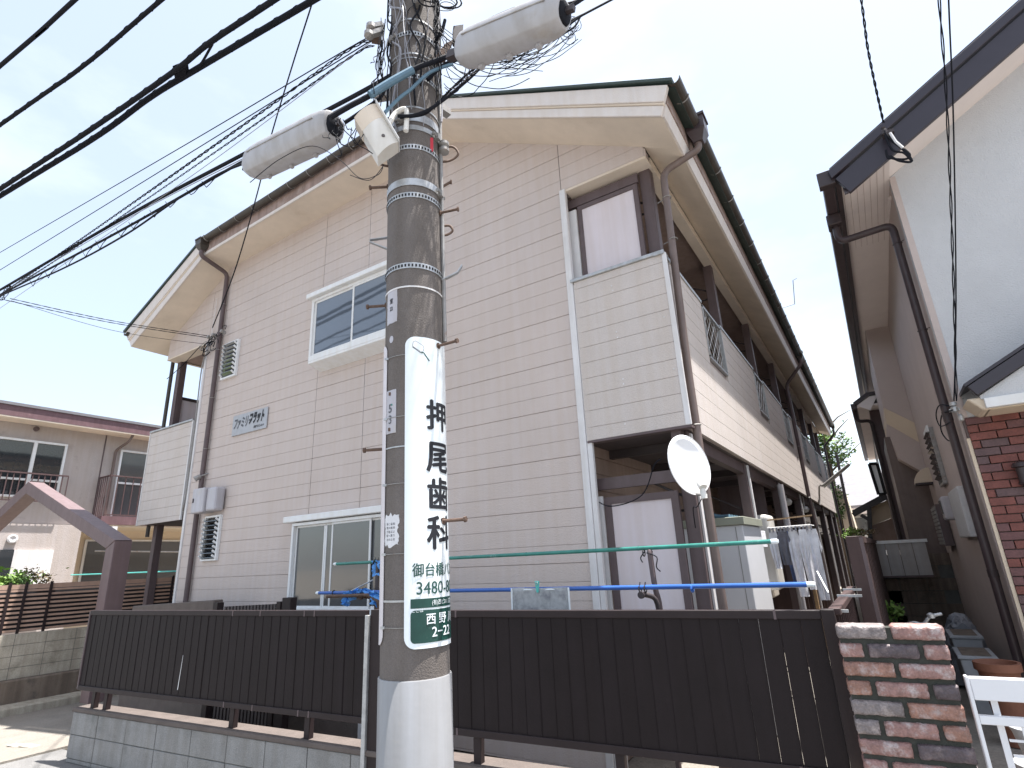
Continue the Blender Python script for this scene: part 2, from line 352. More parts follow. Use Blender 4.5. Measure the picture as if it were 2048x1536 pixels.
# soffit reveals over the two openings, ceiling of the recess
b = MB(); b.box(XRm+.05, XR+.01, D-.004, D+.20, OPEN-.028, OPEN-.003); b.build('opening_head', 'soffit', apt)
b = MB(); b.box(XL, XLm-.04, D-.004, D+.20, OPEN-.028, OPEN-.003); b.build('opening_head', 'soffit', apt)
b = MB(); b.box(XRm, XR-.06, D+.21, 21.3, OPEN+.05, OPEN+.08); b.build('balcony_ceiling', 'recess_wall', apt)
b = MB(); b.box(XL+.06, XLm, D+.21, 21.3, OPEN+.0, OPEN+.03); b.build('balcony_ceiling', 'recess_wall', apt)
# beams that carry the eaves
b = MB(); b.box(XR-.10, XR+.012, D+.16, 21.3, OPEN-.02, 3.745); b.build('eave_beam', 'soffit', apt)
b = MB(); b.box(XL-.012, XL+.10, D+.16, 21.3, OPEN-.0, 3.98); b.build('eave_beam', 'soffit', apt)
# ---- roof: soffits, bargeboards, sheets
YB = D-.5                                                   # face of the bargeboards
YE = 21.75
sf = MB()
for (x0, z0), (x1, z1) in zip(prof[:-1], prof[1:]):
    s_ = MB(); s_.prism([(x0, YB+.04, z0), (x1, YB+.04, z1), (x1, YB+.04, z1+.02), (x0, YB+.04, z0+.02)], (0, D-YB-.03, 0)); s_.build('soffit', 'soffit', apt)
s_ = MB(); s_.prism([(-.89, D+.0, 3.595), (XR+.012, D+.0, 3.757), (XR+.012, D+.0, 3.78), (-.89, D+.0, 3.62)], (0, YE-D, 0)); s_.build('soffit', 'soffit', apt)
s_ = MB(); s_.prism([(-10.36, D+.0, 3.84), (XL-.012, D+.0, 4.01), (XL-.012, D+.0, 4.03), (-10.36, D+.0, 3.865)], (0, YE-D, 0)); s_.build('soffit', 'soffit', apt)
def rake(xa, za, xb, zb, h0, h1, y0, y1, name, m, ea=0, eb=0):   # board between two heights over the soffit line; ea, eb slant its ends
    if xb > -2: h0 *= .82; h1 *= .82
    b = MB(); b.prism([(xa+ea*h0, y0, za+h0), (xb+eb*h0, y0, zb+h0), (xb+eb*h1, y0, zb+h1), (xa+ea*h1, y0, za+h1)], (0, y1-y0, 0))
    return b.build(name, m, apt, bevel=.004)
(px0, pz0), (px1, pz1), (px2, pz2), (px3, pz3) = prof
for args in ((px2, pz2, px3, pz3, 0, .30), (px0, pz0, px1, pz1, -.40, 0)):
    xa, za, xb, zb, ea_, eb_ = args; ea = -.75 if xa == px0 else 0; eb = .36 if xb == px3 else 0
    rake(xa, za, xb, zb, .0, .115, YB+.022, YB+.05, 'bargeboard', 'barge', ea, eb)
    rake(xa, za, xb, zb, .118, .14, YB+.012, YB+.05, 'bargeboard_moulding', 'soffit', ea, eb)
    rake(xa, za, xb, zb, .14, .325, YB, YB+.05, 'bargeboard', 'barge', ea, eb)
    rake(xa-(.03 if xa == px0 else 0), za, xb+(.04 if xb == px3 else 0), zb, .327, .365, YB-.025, YB+.05, 'roof_edge_flashing', 'roof_edge', ea, eb)
# front eave of the half hip: strip, rusty fascia
rake(px1, pz1, px2, pz2, .0, .05, YB+.02, YB+.05, 'eave_strip', 'barge')
rake(px1, pz1, px2, pz2, .052, .28, YB+.03, YB+.06, 'fascia_board', 'fascia_rust')
# eave end returns and side fascias
s_ = MB(); s_.prism([(px3, YB+.05, 3.60), (px3+.02, YB+.05, 3.60), (px3+.05, YB+.05, 3.72), (px3+.03, YB+.05, 3.72)], (0, YE-YB-.05, 0)); s_.build('eave_strip', 'barge', apt)
s_ = MB(); s_.box(px3+.035, px3+.06, YB+.05, YE, 3.722, 3.88); s_.build('fascia_board', 'fascia_rust', apt)
s_ = MB(); s_.box(px0-.06, px0-.035, YB+.05, YE, 3.90, 4.18); s_.build('fascia_board', 'fascia_rust', apt)
# roof sheets
zr = 6.55; xm = (px0+px3)/2
eR = (-.745, 3.86); eL = (-10.62, 4.13); yr = YB+1.9
def sheet(pts, name='roof_sheet'):
    pts = [(x, y+(.085 if y < YB else 0), z-.02) for x, y, z in pts]
    b = MB(); b.prism(pts, (0, 0, .03)); return b.build(name, 'roof_edge', apt)
kR = (px2, pz2+.29); kL = (px1, pz1+.40)
sheet([(eR[0], YB-.03, eR[1]), (eR[0], YE, eR[1]), (xm, YE, zr), (xm, yr, zr), (kR[0], YB-.03, kR[1])])
sheet([(eL[0], YB-.03, eL[1]), (kL[0], YB-.03, kL[1]), (xm, yr, zr), (xm, YE, zr), (eL[0], YE, eL[1])])
sheet([(kL[0], YB-.03, kL[1]), (kR[0], YB-.03, kR[1]), (xm, yr, zr)])
b = MB(); b.prism([(px0, YE-.02, 3.9), (px3, YE-.02, 3.7), (xm, YE-.02, zr)], (0, .02, 0)); b.build('back_gable', 'siding', apt)
# ---- gutters
def gutter(p, q, r=.058, n=8, name='gutter', m='gutter', par=None, step=.62, brk=True):
    par = par or apt
    p, q = V(p), V(q); d = (q-p).normalized(); s = d.cross(V((0,0,1))).normalized(); b = MB(); vs = []
    prof_ = [(math.cos(a)*r, math.sin(a)*r) for a in [math.pi+math.pi*i/n for i in range(n+1)]]+[(math.cos(a)*(r-.006), math.sin(a)*(r-.006)) for a in [2*math.pi-math.pi*i/n for i in range(n+1)]]
    b.prism([p+s*x+V((0,0,z)) for x, z in prof_], q-p); g_ = b.build(name, m, par)
    if brk:
        L = (q-p).length; k = .25
        while k < L and k < 12:
            c = p+d*k; t = MB(); t.tube([c+s*(math.cos(a)*(r+.006))+V((0,0,math.sin(a)*(r+.006))) for a in [math.pi*.98+math.pi*i/7*1.02 for i in range(8)]], .0055, 5); t.build('gutter_bracket', 'galv_dull', g_); k += step
    return g_
gutter((px1-.1, YB-.035, pz1+.245), (px2+.12, YB-.035, pz2+.275), step=.42)
gutter((px3+.145, YB+.02, 3.915), (px3+.145, YE, 3.93), r=.06, step=.60)
gutter((px0-.125, YB-.05, 4.12), (px0-.125, YE, 4.08), r=.06, brk=False)
def hopper(c, s=.075, h=.17, m='gutter', par=None):
    c = V(c); b = MB(); b.prism([c+V((-s,-s,0)), c+V((s,-s,0)), c+V((s,s,0)), c+V((-s,s,0))], (0,0,h*.55))
    b.add([c+V((-s,-s,-.002)), c+V((s,-s,-.002)), c+V((s,s,-.002)), c+V((-s,s,-.002)), c+V((-s*.5,-s*.5,-h*.45)), c+V((s*.5,-s*.5,-h*.45)), c+V((s*.5,s*.5,-h*.45)), c+V((-s*.5,s*.5,-h*.45))],
          [(0,1,5,4),(1,2,6,5),(2,3,7,6),(3,0,4,7),(4,5,6,7)])
    b.box(c.x-s*1.15, c.x+s*1.15, c.y-s*1.15, c.y+s*1.15, c.z+h*.55, c.z+h*.66)
    return b.build('rain_hopper', m, par or apt)
def downpipe(pts, r=.032, m='brown_steel', par=None, clips=(), cm='galv_dull', cd=(0, .09, 0)):
    b = MB(); b.tube(elbow(pts, .09), r, 12); o = b.build('downpipe', m, par or apt, smooth=True)
    for c in clips:
        c = V(c); k = MB(); k.tube([c+V((math.cos(a)*(r+.004), math.sin(a)*(r+.004), 0)) for a in [2*math.pi*i/12 for i in range(13)]], .005, 4); k.tube([c, c+V(cd)], .004, 5); k.build('pipe_clip', cm, o)
    return o
# front left: hopper on the half-hip gutter, pipe back to the wall and down beside the louvre windows
hx = onY(406, 482, YB-.035); hopper((hx.x, YB-.035, 5.03))
pw = onY(460, 545, D-.05); pb = onY(415, 890, D-.05); X1 = -8.32
downpipe([(hx.x, YB-.035, 4.98), (hx.x, YB-.035, 4.86), (X1, D-.05, pw.z), (X1, D-.05, 1.02)], .034, clips=[(X1, D-.05, z) for z in (4.2, 3.4, 2.6, 1.8)], cd=(0, .05, 0))
downpipe([(X1-.02, D-.05, .86), (X1-.02, D-.05, G)], .034)
# front right: hopper on the side gutter, long tan pipe in front of the balcony
hp = V((-.745, 4.72, 3.83)); hopper((-.735, hp.y, hp.z), .085, .24, 'gutter_dark')
e1 = onX(1397, 262, -.80); e2 = onY(1326, 345, 4.62); e3 = onY(1376, 740, 4.62)
downpipe([(-.745, hp.y, hp.z-.06), (-.745, hp.y, hp.z-.17), (e2.x, 4.62, e2.z), (e3.x, 4.62, e3.z), (e3.x, 4.62, G)], .034, 'pipe_tan', clips=[(e2.x, 4.62, z) for z in (3.2, 2.75)]+[(e3.x, 4.62, 1.0)], cd=(-.10, .03, 0))
# second and third pipes along the side
downpipe([(-.745, 12.7, 3.83), (-.745, 12.7, 3.7), (-1.13, 12.9, 3.35), (-1.13, 12.9, G)], .034, 'brown_steel', clips=[(-1.13, 12.9, z) for z in (2.0, .95)], cd=(-.06, 0, 0))
hopper((-.745, 12.7, 3.86), .06, .15)
downpipe([(-.745, 21.6, 3.85), (-.745, 21.6, 3.62), (-1.13, 21.7, 3.25), (-1.13, 21.7, G)], .034, 'dark_steel'); hopper((-.745, 21.6, 3.86), .06, .15, 'dark_steel')
# front far left: elbow under the left eave, pipe on the corner column
downpipe([(-10.48, 4.75, 4.05), (-10.48, 4.75, 3.84), (XL-.05, 4.62, 3.74), (XL-.04, 4.62, .62)], .03, 'gutter')
# ---- columns and steel
cols = []
for y in (4.72, 7.1, 9.55, 12.1, 14.5, 16.95, 19.3, 21.1):
    b = MB(); b.box(-1.335, -1.225, y-.055, y+.055, G, OPEN); c_ = b.build('column', 'brown_steel', apt, bevel=.004)
    b = MB(); b.box(-1.222, -1.205, y-.005, y+.055, G, .96); b.build('column_flange', 'trim_white', c_)
    for zz in (OPEN-.35, .45):
        b = MB(); b.tube([(-1.34, y, zz), (-1.75, y, zz+.22)], .012, 5); b.tube([(-1.34, y, zz-.12), (-1.8, y, zz-.12)], .012, 5)
        b.tube([(-1.5, y, zz-.12), (-1.5, y, zz-.26), (-1.45, y, zz-.30), (-1.41, y, zz-.26)], .008, 5); b.build('laundry_bracket', 'dark_steel', c_)
for y in (4.72, 8.2, 12.1, 16, 20):
    b = MB(); b.box(XL+.03, XL+.14, y-.055, y+.055, G, OPEN); b.build('column', 'brown_steel', apt, bevel=.004)
for z, m in ((.98, 'deck'),):
    b = MB(); b.box(XRm, XR-.0, D+.03, 21.2, z, z+.05); b.build('balcony_floor', m, apt)
b = MB(); b.box(XL+.03, XLm, D+.03, 21.2, .80, .86); b.build('balcony_floor', 'deck', apt)
y = 5.1
while y < 21:
    b = MB(); b.box(XRm, XR-.1, y-.03, y+.03, .90, .978); b.build('floor_joist', 'dark_steel', apt); y += 1.2
b = MB(); b.box(XR-.115, XR-.035, D+.05, 21.2, .86, .978); b.build('edge_beam', 'brown_steel', apt)
# ---- balcony parapets: front panels (boards) and side wall
def panel_front(x0, x1, z0, z1, n0, nm='siding_panel'):
    k = 0; z = z1-.02
    zs = []
    zz = z1-.10
    while zz > z0: zs.append(zz); zz -= PIT
    edges = [z1-.02]+zs+[z0]
    for a, c in zip(edges[:-1], edges[1:]):
        b = MB(); b.box(x0, x1, D-.016, D, c+.002, a-.002); b.build('parapet_board', nm, apt)
    b = MB(); b.box(x0, x1, D-.008, D+.06, z0+.01, z1-.02); b.build('parapet_core', 'siding_joint', apt)
panel_front(XRm+.06, -1.165, .985, 2.585, 0)
b = MB(); b.box(XRm+.03, -1.15, D-.035, D+.10, 2.565, 2.60); b.build('parapet_cap', 'galv', apt, bevel=.004)
b = MB(); b.prism([(-1.175, D-.025, .985), (-1.125, D-.025, .985), (-1.135, D-.025, 2.57), (-1.175, D-.025, 2.57)], (0, .02, 0)); b.build('corner_trim', 'trim_white', apt, bevel=.004)
b = MB(); b.box(XRm+.06, -1.13, D-.018, D+.08, .965, .984); b.build('drip_edge', 'brown_steel', apt)
panel_front(-10.17, -8.86, .80, 2.355, 0)
b = MB(); b.box(-10.19, -8.84, D-.035, D+.06, 2.34, 2.37); b.build('parapet_cap', 'galv', apt, bevel=.004)
b = MB(); b.box(-8.858, -8.83, D-.025, D+.0, .80, 2.34); b.build('corner_trim', 'trim_white', apt)
b = MB(); b.box(-10.195, -10.172, D-.025, D+.0, .80, 2.34); b.build('corner_trim', 'trim_white', apt)
b = MB(); b.box(-8.83, -8.765, D+.03, D+.10, .80, 2.36); b.build('parapet_post', 'brown_steel', apt)
for px, py in ((1223, 572), (1226, 581), (1233, 664), (1235, 675), (1246, 758), (1247, 768), (1328, 634), (1348, 738), (1250, 848)):
    p = onY(px, py, D-.017); b = MB(); b.lathe([(.007, 0), (.007, .003)], p, 8, (0, -1, 0)); b.build('panel_screw', 'trim_white', apt)
# left partition screen seen through the opening
b = MB(); b.box(XL+.02, XL+.05, 4.80, 9.0, 2.34, 2.97); b.build('partition_screen', 'screen_pink', apt)
b = MB(); b.box(XL+.0, XL+.07, 4.80, 9.0, 2.971, 3.02); b.build('partition_frame', 'dark_steel', apt)
b = MB(); b.box(XL-.0, XL+.06, D+.10, 21.2, .80, 2.33); b.build('parapet_core', 'siding_panel', apt)
# side parapet, open grilles
GR = [(5.75, 6.58), (8.65, 9.43), (11.45, 12.25), (14.3, 15.2), (17.4, 18.2), (20.0, 20.6)]
xs0, xs1 = -1.185, -1.165
zlo, zhi = .985, 2.57
lev = [zlo]+[2.47-PIT*k for k in range(9, -1, -1) if 2.47-PIT*k > zlo+.03]+[zhi]
GZ = 1.945
def side_seg(y0, y1, z0, z1):
    b = MB(); b.box(xs0, xs1, y0+.002, y1-.002, z0+.002, z1-.002); b.build('parapet_board', 'siding_panel', apt)
ycuts = [4.52, 8.05, 11.0, 14.0, 17.0, 21.2]
for a, c in zip(lev[:-1], lev[1:]):
    for y0, y1 in zip(ycuts[:-1], ycuts[1:]):
        segs = [(y0, y1)]
        if c > GZ+.02:
            for g0, g1 in GR:
                ns = []
                for s0, s1 in segs:
                    if g1 <= s0 or g0 >= s1: ns.append((s0, s1)); continue
                    if g0 > s0: ns.append((s0, g0))
                    if g1 < s1: ns.append((g1, s1))
                segs = ns
        for s0, s1 in segs:
            if a < GZ < c and any(g0 < (s0+s1)/2 < g1 for g0, g1 in GR): continue
            side_seg(s0, s1, a, c)
cr = MB(); cr.box(xs0-.05, xs0-.002, 4.56, 21.2, zlo, GZ-.02); last = 4.56
for g0, g1 in GR+[(21.2, 21.2)]:
    cr.box(xs0-.05, xs0-.002, last, g0, GZ-.02, zhi-.01); last = g1
cr.build('parapet_core', 'siding_joint', apt)
last = 4.46
for g0, g1 in GR+[(21.2, 21.2)]:
    b = MB(); b.box(xs0-.06, xs1+.012, last, g0, zhi-.012, zhi+.02); b.build('parapet_cap', 'galv', apt); last = g1
for g0, g1 in GR:
    b = MB(); t = .018
    for a, c, e, f in ((g0, g1, GZ-.01, GZ+.015), (g0, g1, zhi-.05, zhi-.025), (g0, g0+t*1.3, GZ, zhi-.03), (g1-t*1.3, g1, GZ, zhi-.03)): b.box(xs0-.005, xs1+.012, a, c, e, f)
    fr = b.build('parapet_grille', 'galv', apt); b = MB(); n = 9
    for i in range(1, n):
        yy = g0+(g1-g0)*i/n; b.tube([(xs0+.004, yy+.035*math.sin(j*math.pi/2.0+(i % 2)*math.pi), GZ+(zhi-.04-GZ)*j/14) for j in range(15)], .004, 4)
    b.build('grille_mesh', 'galv', fr)
# ---- partition screens at the end of each balcony (front right, both floors)
def screen(x0, x1, z0, z1, y, fw=.042, fr2=True):
    b = MB(); b.box(x0+fw, x1-fw, y+.012, y+.022, z0+fw, z1-fw); p_ = b.build('partition_screen', 'screen_pink', apt)
    b = MB(); b.box(x0, x1, y, y+.04, z1-fw, z1); b.box(x0, x1, y, y+.04, z0, z0+fw); b.box(x0, x0+fw, y, y+.04, z0+fw, z1-fw); b.box(x1-fw, x1, y, y+.04, z0+fw, z1-fw)
    b.build('screen_frame', 'brown_steel', p_)
screen(-2.00, -1.35, G+.9, .487, 4.60, .06); screen(-2.0, -1.35, 2.0, 3.475, 4.60, .045)
for z0, z1 in ((G, .50), (2.0, 3.44)):
    b = MB(); b.box(-2.10, -2.01, 4.58, 4.61, z0, z1); b.build('filler_panel', 'trim_white', apt)
    b = MB(); b.box(XRm+.01, -1.34, 4.62, 4.66, z1+.06, z1+.16); b.build('screen_rail', 'brown_steel', apt)
b = MB(); b.tube(bez([(-2.1, 4.56, .50), (-1.9, 4.5, .40), (-1.6, 4.45, .46), (-1.45, 4.4, .68), (-1.38, 4.38, .72)]), .005, 5); tg = b.build('aerial_wire', 'cable', apt)
# windows / doors on the recess wall (dark openings seen between columns)
for i, y in enumerate((5.9, 8.4, 10.9, 13.3, 15.8, 18.2)):
    for z0 in (G+.1, 1.05):
        b = MB(); b.box(XRm+.005, XRm+.03, y-.8, y+.8, z0, z0+1.95); w_ = b.build('balcony_door', 'alu_white', apt)
        for k in (-1, 1):
            b = MB(); b.box(XRm+.031, XRm+.036, y+k*.4-.35, y+k*.4+.35, z0+.06, z0+1.89); b.build('pane', 'glass_dark', w_)
# ================================================================ windows of the gable
def frame_rect(x0, x1, z0, z1, y0, y1, t, name, m, par, tb=None):
    tb = tb or t; b = MB(); b.box(x0, x1, y0, y1, z1-t, z1); b.box(x0, x1, y0, y1, z0, z0+tb); b.box(x0, x0+t, y0, y1, z0+tb, z1-t); b.box(x1-t, x1, y0, y1, z0+tb, z1-t)
    return b.build(name, m, par, bevel=.003)
# upper bay window
bx0, bx1, bz0, bz1 = -6.07, -3.80, 2.66, 3.63; BY = D-.20
def bx(px, py): return onY(px, py, BY).x
wl = onY(628, 600, BY); x0 = wl.x-.02; x1 = x0+1.85; z1 = onY(632, 596, BY).z; z0 = onY(624, 722, BY).z
bay = MB(); bay.box(x0-.06, x1+.06, BY-.07, D-.002, z1-.01, z1+.06); bay = bay.build('bay_window', 'alu_white', apt, bevel=.008)
b = MB(); b.prism([(x0, BY-.01, z0), (x0, D, z0-.0), (x0, D, z0-.09), (x0, BY-.01, z0-.03)], (x1-x0, 0, 0)); b.build('bay_sill', 'alu_white', bay, bevel=.004)
frame_rect(x0, x1, z0, z1-.012, BY-.012, BY+.05, .04, 'bay_frame', 'alu_white', bay, .07)
b = MB(); b.box(x0+.002, x0+.03, BY+.052, D-.002, z0, z1-.012); b.build('bay_cheek', 'alu_white', bay); b = MB(); b.box(x1-.03, x1-.002, BY+.052, D-.002, z0, z1-.012); b.build('bay_cheek', 'alu_white', bay)
xm_ = (x0+x1)/2-.12
for i, (a, c, yy) in enumerate(((x0+.04, xm_+.02, BY+.012), (xm_-.02, x1-.04, BY-.006))):
    s_ = frame_rect(a, c, z0+.07, z1-.05, yy, yy+.018, .028, 'sash', 'alu_white', bay)
    b = MB(); b.box(a+.026, c-.026, yy+.007, yy+.011, z0+.096, z1-.076); b.build('pane', 'glass_sky', bay)
# upper louvre, lower louvre
def louvre(x0, x1, z0, z1, gl, n):
    w_ = frame_rect(x0, x1, z0, z1, D-.045, D+.0, .028, 'louvre_window', 'alu_white', apt)
    b = MB(); b.box(x0+.028, x1-.028, D-.004, D-.001, z0+.028, z1-.028); b.build('window_back', 'dark_room', w_)
    h = (z1-z0-.056)/n
    for k in range(n):
        z = z0+.028+h*(k+.5); b = MB(); b.obox(((x0+x1)/2, D-.040, z), ((x1-x0)/2-.030, 0, 0), (0, .032, -h*.40) if gl else (0, .03, h*.30), (0, .001, .004)); b.build('louvre_blade', 'glass_grey' if gl else 'glass_dark', w_)
        for xx in (x0+.034, x1-.034):
            b = MB(); b.obox((xx, D-.062, z), (.006, 0, 0), (0, .022, -h*.22), (0, .006, .012)); b.build('blade_clip', 'alu_white', w_)
louvre(-8.165, -7.78, 2.86, 3.46, True, 8)
louvre(-8.12, -7.735, .175, .79, False, 9)
# ground-floor sliding window
wx0 = -6.05; wx1 = -4.30; wz1 = .545; wz0 = -.66
w1 = MB(); w1.box(wx0-.13, wx1+.13, D-.14, D, wz1+.01, wz1+.085); w1 = w1.build('sliding_window', 'alu_white', apt, bevel=.008)
frame_rect(wx0, wx1, -.43-.05, wz1, D-.10, D, .035, 'window_frame', 'alu_white', w1, .06)
b = MB(); b.box(wx0-.03, wx1+.03, D-.14, D, -.52, -.482); b.build('window_sill', 'alu_white', w1)
b = MB(); b.box(wx0+.035, wx1-.035, D-.012, D-.002, -.42, wz1-.035); b.build('window_back', 'curtain', w1)
for a, c, yy, gm in ((wx0+.04, -5.475, D-.06, 'glass_grey'), (-5.34, -4.70, D-.082, 'glass_grey'), (-5.472, wx1-.04, D-.058, 'glass_grey')):
    frame_rect(a, c, -.42, wz1-.035, yy, yy+.018, .024, 'sash', 'alu_white', w1)
    b = MB(); b.box(a+.022, c-.022, yy+.007, yy+.011, -.40, wz1-.055); b.build('pane', gm, w1)
# ================================================================ THINGS ON THE GABLE
# name plaque: the reading on it is the photo's own
q0 = onY(471, 866, D-.01)
pl = thing('name_plaque', 'grey metal plaque with katakana building name on beige clapboard wall', 'sign', (-7.30, D-.02, 1.90))
b = MB(); b.box(-7.715, -6.885, D-.022, D-.004, 1.90, 2.205); b.build('plate', 'plaque', pl, bevel=.003)
def on_plaque(cx, cz): return lambda x, y: V((cx+x+y*.16, D-.0245, cz+y))
text_part('ファミリー', .175, on_plaque(-7.455, 2.065), 'lettering', 'ink_grey', pl, .007, .52, 0)
text_part('フラット', .175, on_plaque(-7.125, 2.085), 'lettering', 'ink', pl, .012, .52, 0)
text_part('西野川 2-22-9', .04, on_plaque(-7.06, 1.955), 'lettering', 'ink', pl, .001, 1, 0)
mbx = thing('meter_box', 'grey plastic service box on clapboard wall over the lower louvre window', 'service box', (-8.0, D, .82))
b = MB(); b.box(-8.24, -7.93, D-.20, D-.02, .83, 1.18); b.build('box', 'plastic_grey', mbx, bevel=.02, seg=2)
b = MB(); b.box(-7.925, -7.70, D-.17, D-.02, .84, 1.17); b.build('cover', 'plastic_grey', mbx, bevel=.03, seg=2)
b = MB(); b.box(-8.20, -8.18, D-.21, D-.20, .98, 1.04); b.build('latch', 'dark_steel', mbx)
sp = thing('wall_spotlight', 'small grey spotlight at the left corner of the clapboard wall', 'light', (-8.6, D, 1.3))
p = onY(402, 952, D-.08)
b = MB(); b.lathe([(.018, 0), (.035, .01), (.04, .09), (.0, .09)], p, 12, (-.3, -.7, -.5)); b.build('lamp_head', 'galv_dull', sp); b = MB(); b.tube([p, (p.x+.05, D, p.z+.04)], .012, 6); b.build('arm', 'galv_dull', sp)
# coils of drop wire where the service cables meet the wall
cc = onY(420, 678, D-.1); co = thing('service_wire_coils', 'tangle of looped grey wires on the gable beside the downpipe', 'wire coil', (cc.x, D, cc.z-.3))
random.seed(3)
for i in range(12):
    a = random.uniform(.05, .15); c = cc+V((random.uniform(-.28, .32), random.uniform(-.03, .05), random.uniform(-.16, .10))); t = random.uniform(-.5, .5)
    b = MB(); b.tube([c+V((math.cos(u)*a, math.sin(u)*a*.25+math.sin(u)*t*.04, math.sin(u)*a)) for u in [2*math.pi*k/18*random.uniform(.98, 1) for k in range(17)]], random.choice((.004, .005, .008)), 5)
    b.build('wire_loop', random.choice(('cable', 'cable', 'cable_light', 'galv_dull')), co)
for dx in (-.02, .12, .36):
    b = MB(); b.lathe([(.012, 0), (.03, .01), (.03, .04), (.015, .05), (.03, .06), (.028, .09), (.01, .095)], (cc.x+dx, D-.05, cc.z+.02), 10, (0, -1, .2)); b.build('insulator', 'galv_dull', co)
b = MB(); b.tube(bez([(cc.x-.35, D-.06, cc.z-.02), (cc.x-.9, D-.03, cc.z-.22), (cc.x-1.4, D-.02, cc.z-.36)]), .006, 5); b.build('wire', 'cable', co)
b = MB(); b.tube(bez([(cc.x+.02, D-.04, cc.z-.15), (XLm-.035, D-.035, 3.3), (XLm-.035, D-.03, 2.2), (XLm-.035, D-.03, 1.2), (XLm-.06, D-.03, .95), (XLm-.06, D+.02, .9)]), .011, 6); b.build('wire', 'galv_dull', co)
b = MB(); b.tube([(cc.x-.1, D-.03, cc.z), (cc.x-.08, D-.03, 4.4)], .004, 4); b.build('wire', 'trim_white', co)
# satellite dish
dc = onY(1376, 930, 4.28)
ds = thing('satellite_dish', 'white oval satellite dish clamped to the tan downpipe by the balcony corner', 'satellite dish', (dc.x+.0, dc.y+.1, dc.z-.3))
T_ = -dc.normalized(); nrm = (CR*.66+CU*.24+T_*.74).normalized(); upv = (V((0,0,1))-nrm*nrm.z).normalized(); rt = upv.cross(nrm); RD = .222
vs = []; fs = []; NR, NT = 7, 40
for i in range(NR+1):
    for k in range(NT):
        rr = RD*i/NR; a = 2*math.pi*k/NT; vs.append(dc+rt*math.cos(a)*rr*.96+upv*math.sin(a)*rr*1.04+nrm*(rr*rr/(RD*RD)*.035-.02))
for i in range(NR):
    for k in range(NT): fs.append((i*NT+k, i*NT+(k+1) % NT, (i+1)*NT+(k+1) % NT, (i+1)*NT+k))
b = MB(); b.add(vs, fs); o = b.build('reflector', 'dish_white', ds, smooth=True); md = o.modifiers.new('thickness', 'SOLIDIFY'); md.thickness = .006; md.offset = 0
b = MB(); rim = [dc+rt*math.cos(a)*RD*.96+upv*math.sin(a)*RD*1.04+nrm*.015 for a in [2*math.pi*k/40 for k in range(41)]]; b.tube(rim, .005, 6); b.build('rim', 'dish_white', ds)
arm0 = dc-upv*RD*1.0+nrm*.0; lnb = dc-upv*RD*.55+nrm*.24+rt*.0
lp = onY(1404, 975, 4.15); b = MB(); b.tube(bez([arm0, arm0+nrm*.10-upv*.03, lp-upv*.06]), .011, 8); b.build('feed_arm', 'galv_dull', ds, smooth=True)
dv = (dc-lp).normalized(); b = MB(); b.lathe([(.030, -.03), (.032, .0), (.028, .04), (.022, .05), (.0, .05)], lp+upv*.02, 14, dv); b.lathe([(.022, -.07), (.022, .0), (.018, .0)], lp-upv*.01, 12, upv); b.build('feed_horn', 'plastic_cream', ds, smooth=True)
b = MB(); b.tube([dc-nrm*.02, dc-nrm*.10, (-1.225, 4.60, dc.z-.05)], .014, 8); b.obox(dc-nrm*.05, rt*.045, upv*.05, nrm*.02); b.build('mount', 'galv_dull', ds)
b = MB(); b.tube(bez([lp-upv*.05, lp-upv*.12-nrm*.08, (dc.x-.02, dc.y+.05, dc.z-.32), (-1.25, 4.62, dc.z-.45)]), .004, 5); b.build('coaxial_wire', 'cable', ds)
# ================================================================ UTILITY POLE
PH = 2.6
def pc(z):
    az = R(-42.35)-R(.95)*(z+.6)/3.9; return V((math.sin(az)*PH, math.cos(az)*PH, z))
def pr(z): return .1450-(z+.6)*.0021
tocam = V((-pc(0).x, -pc(0).y, 0)).normalized(); prt = V((-tocam.y, tocam.x, 0))
def pcyl(th, z, off=0): c = pc(z); r = pr(z)+off; return V((c.x, c.y, z))+tocam*(math.cos(th)*r)+prt*(math.sin(th)*r)
def ppx(px, py, off=0):                                     # angle and height where a pixel meets the pole
    d = ray(px, py); h = math.hypot(d.x, d.y); t = (PH-.14)/h
    for _ in range(4):
        z = d.z*t; c = pc(z); r = pr(z)+off; dx, dy = d.x, d.y
        A = dx*dx+dy*dy; B = -2*(dx*c.x+dy*c.y); K = c.x**2+c.y**2-r*r; q = B*B-4*A*K
        t = (-B-math.sqrt(max(q, 0)))/(2*A)
    p = d*t; v = V((p.x-c.x, p.y-c.y, 0)); return math.atan2(v.dot(prt), v.dot(tocam)), p.z
zs = ppx(827, 1362)[1]
pole = thing('utility_pole', 'weathered concrete utility pole with steel bands, step bolts and pale steel base cover', 'utility pole', (pc(G).x, pc(G).y, G))
def ring(z0, z1, off, thick, name, m, par, n=40, tilt=0, smooth=True, a0=0, a1=2*math.pi):
    b = MB(); vs = []; full = abs(a1-a0-2*math.pi) < 1e-6; cnt = n if full else n+1
    for k in range(cnt):
        th = a0+(a1-a0)*k/n
        for z, o_ in ((z0, off), (z1, off), (z1, off+thick), (z0, off+thick)): vs.append(pcyl(th, z, o_)+V((0,0,tilt*math.sin(th))))
    fs = []
    for k in range(n if full else n):
        j = (k+1) % cnt
        if not full and k == n: break
        for e in range(4): fs.append((k*4+e, j*4+e, j*4+(e+1) % 4, k*4+(e+1) % 4))
    if not full: fs += [(0, 1, 2, 3), tuple((cnt-1)*4+e for e in range(4))]
    b.add(vs, fs); return b.build(name, m, par, smooth=smooth)
b = MB(); vs = []; fs = []; NZ, NT = 24, 56
zz = [zs-.12+(8.5-zs+.12)*(i/NZ)**1.3 for i in range(NZ+1)]
for z in zz:
    for k in range(NT): vs.append(pcyl(2*math.pi*k/NT, z))
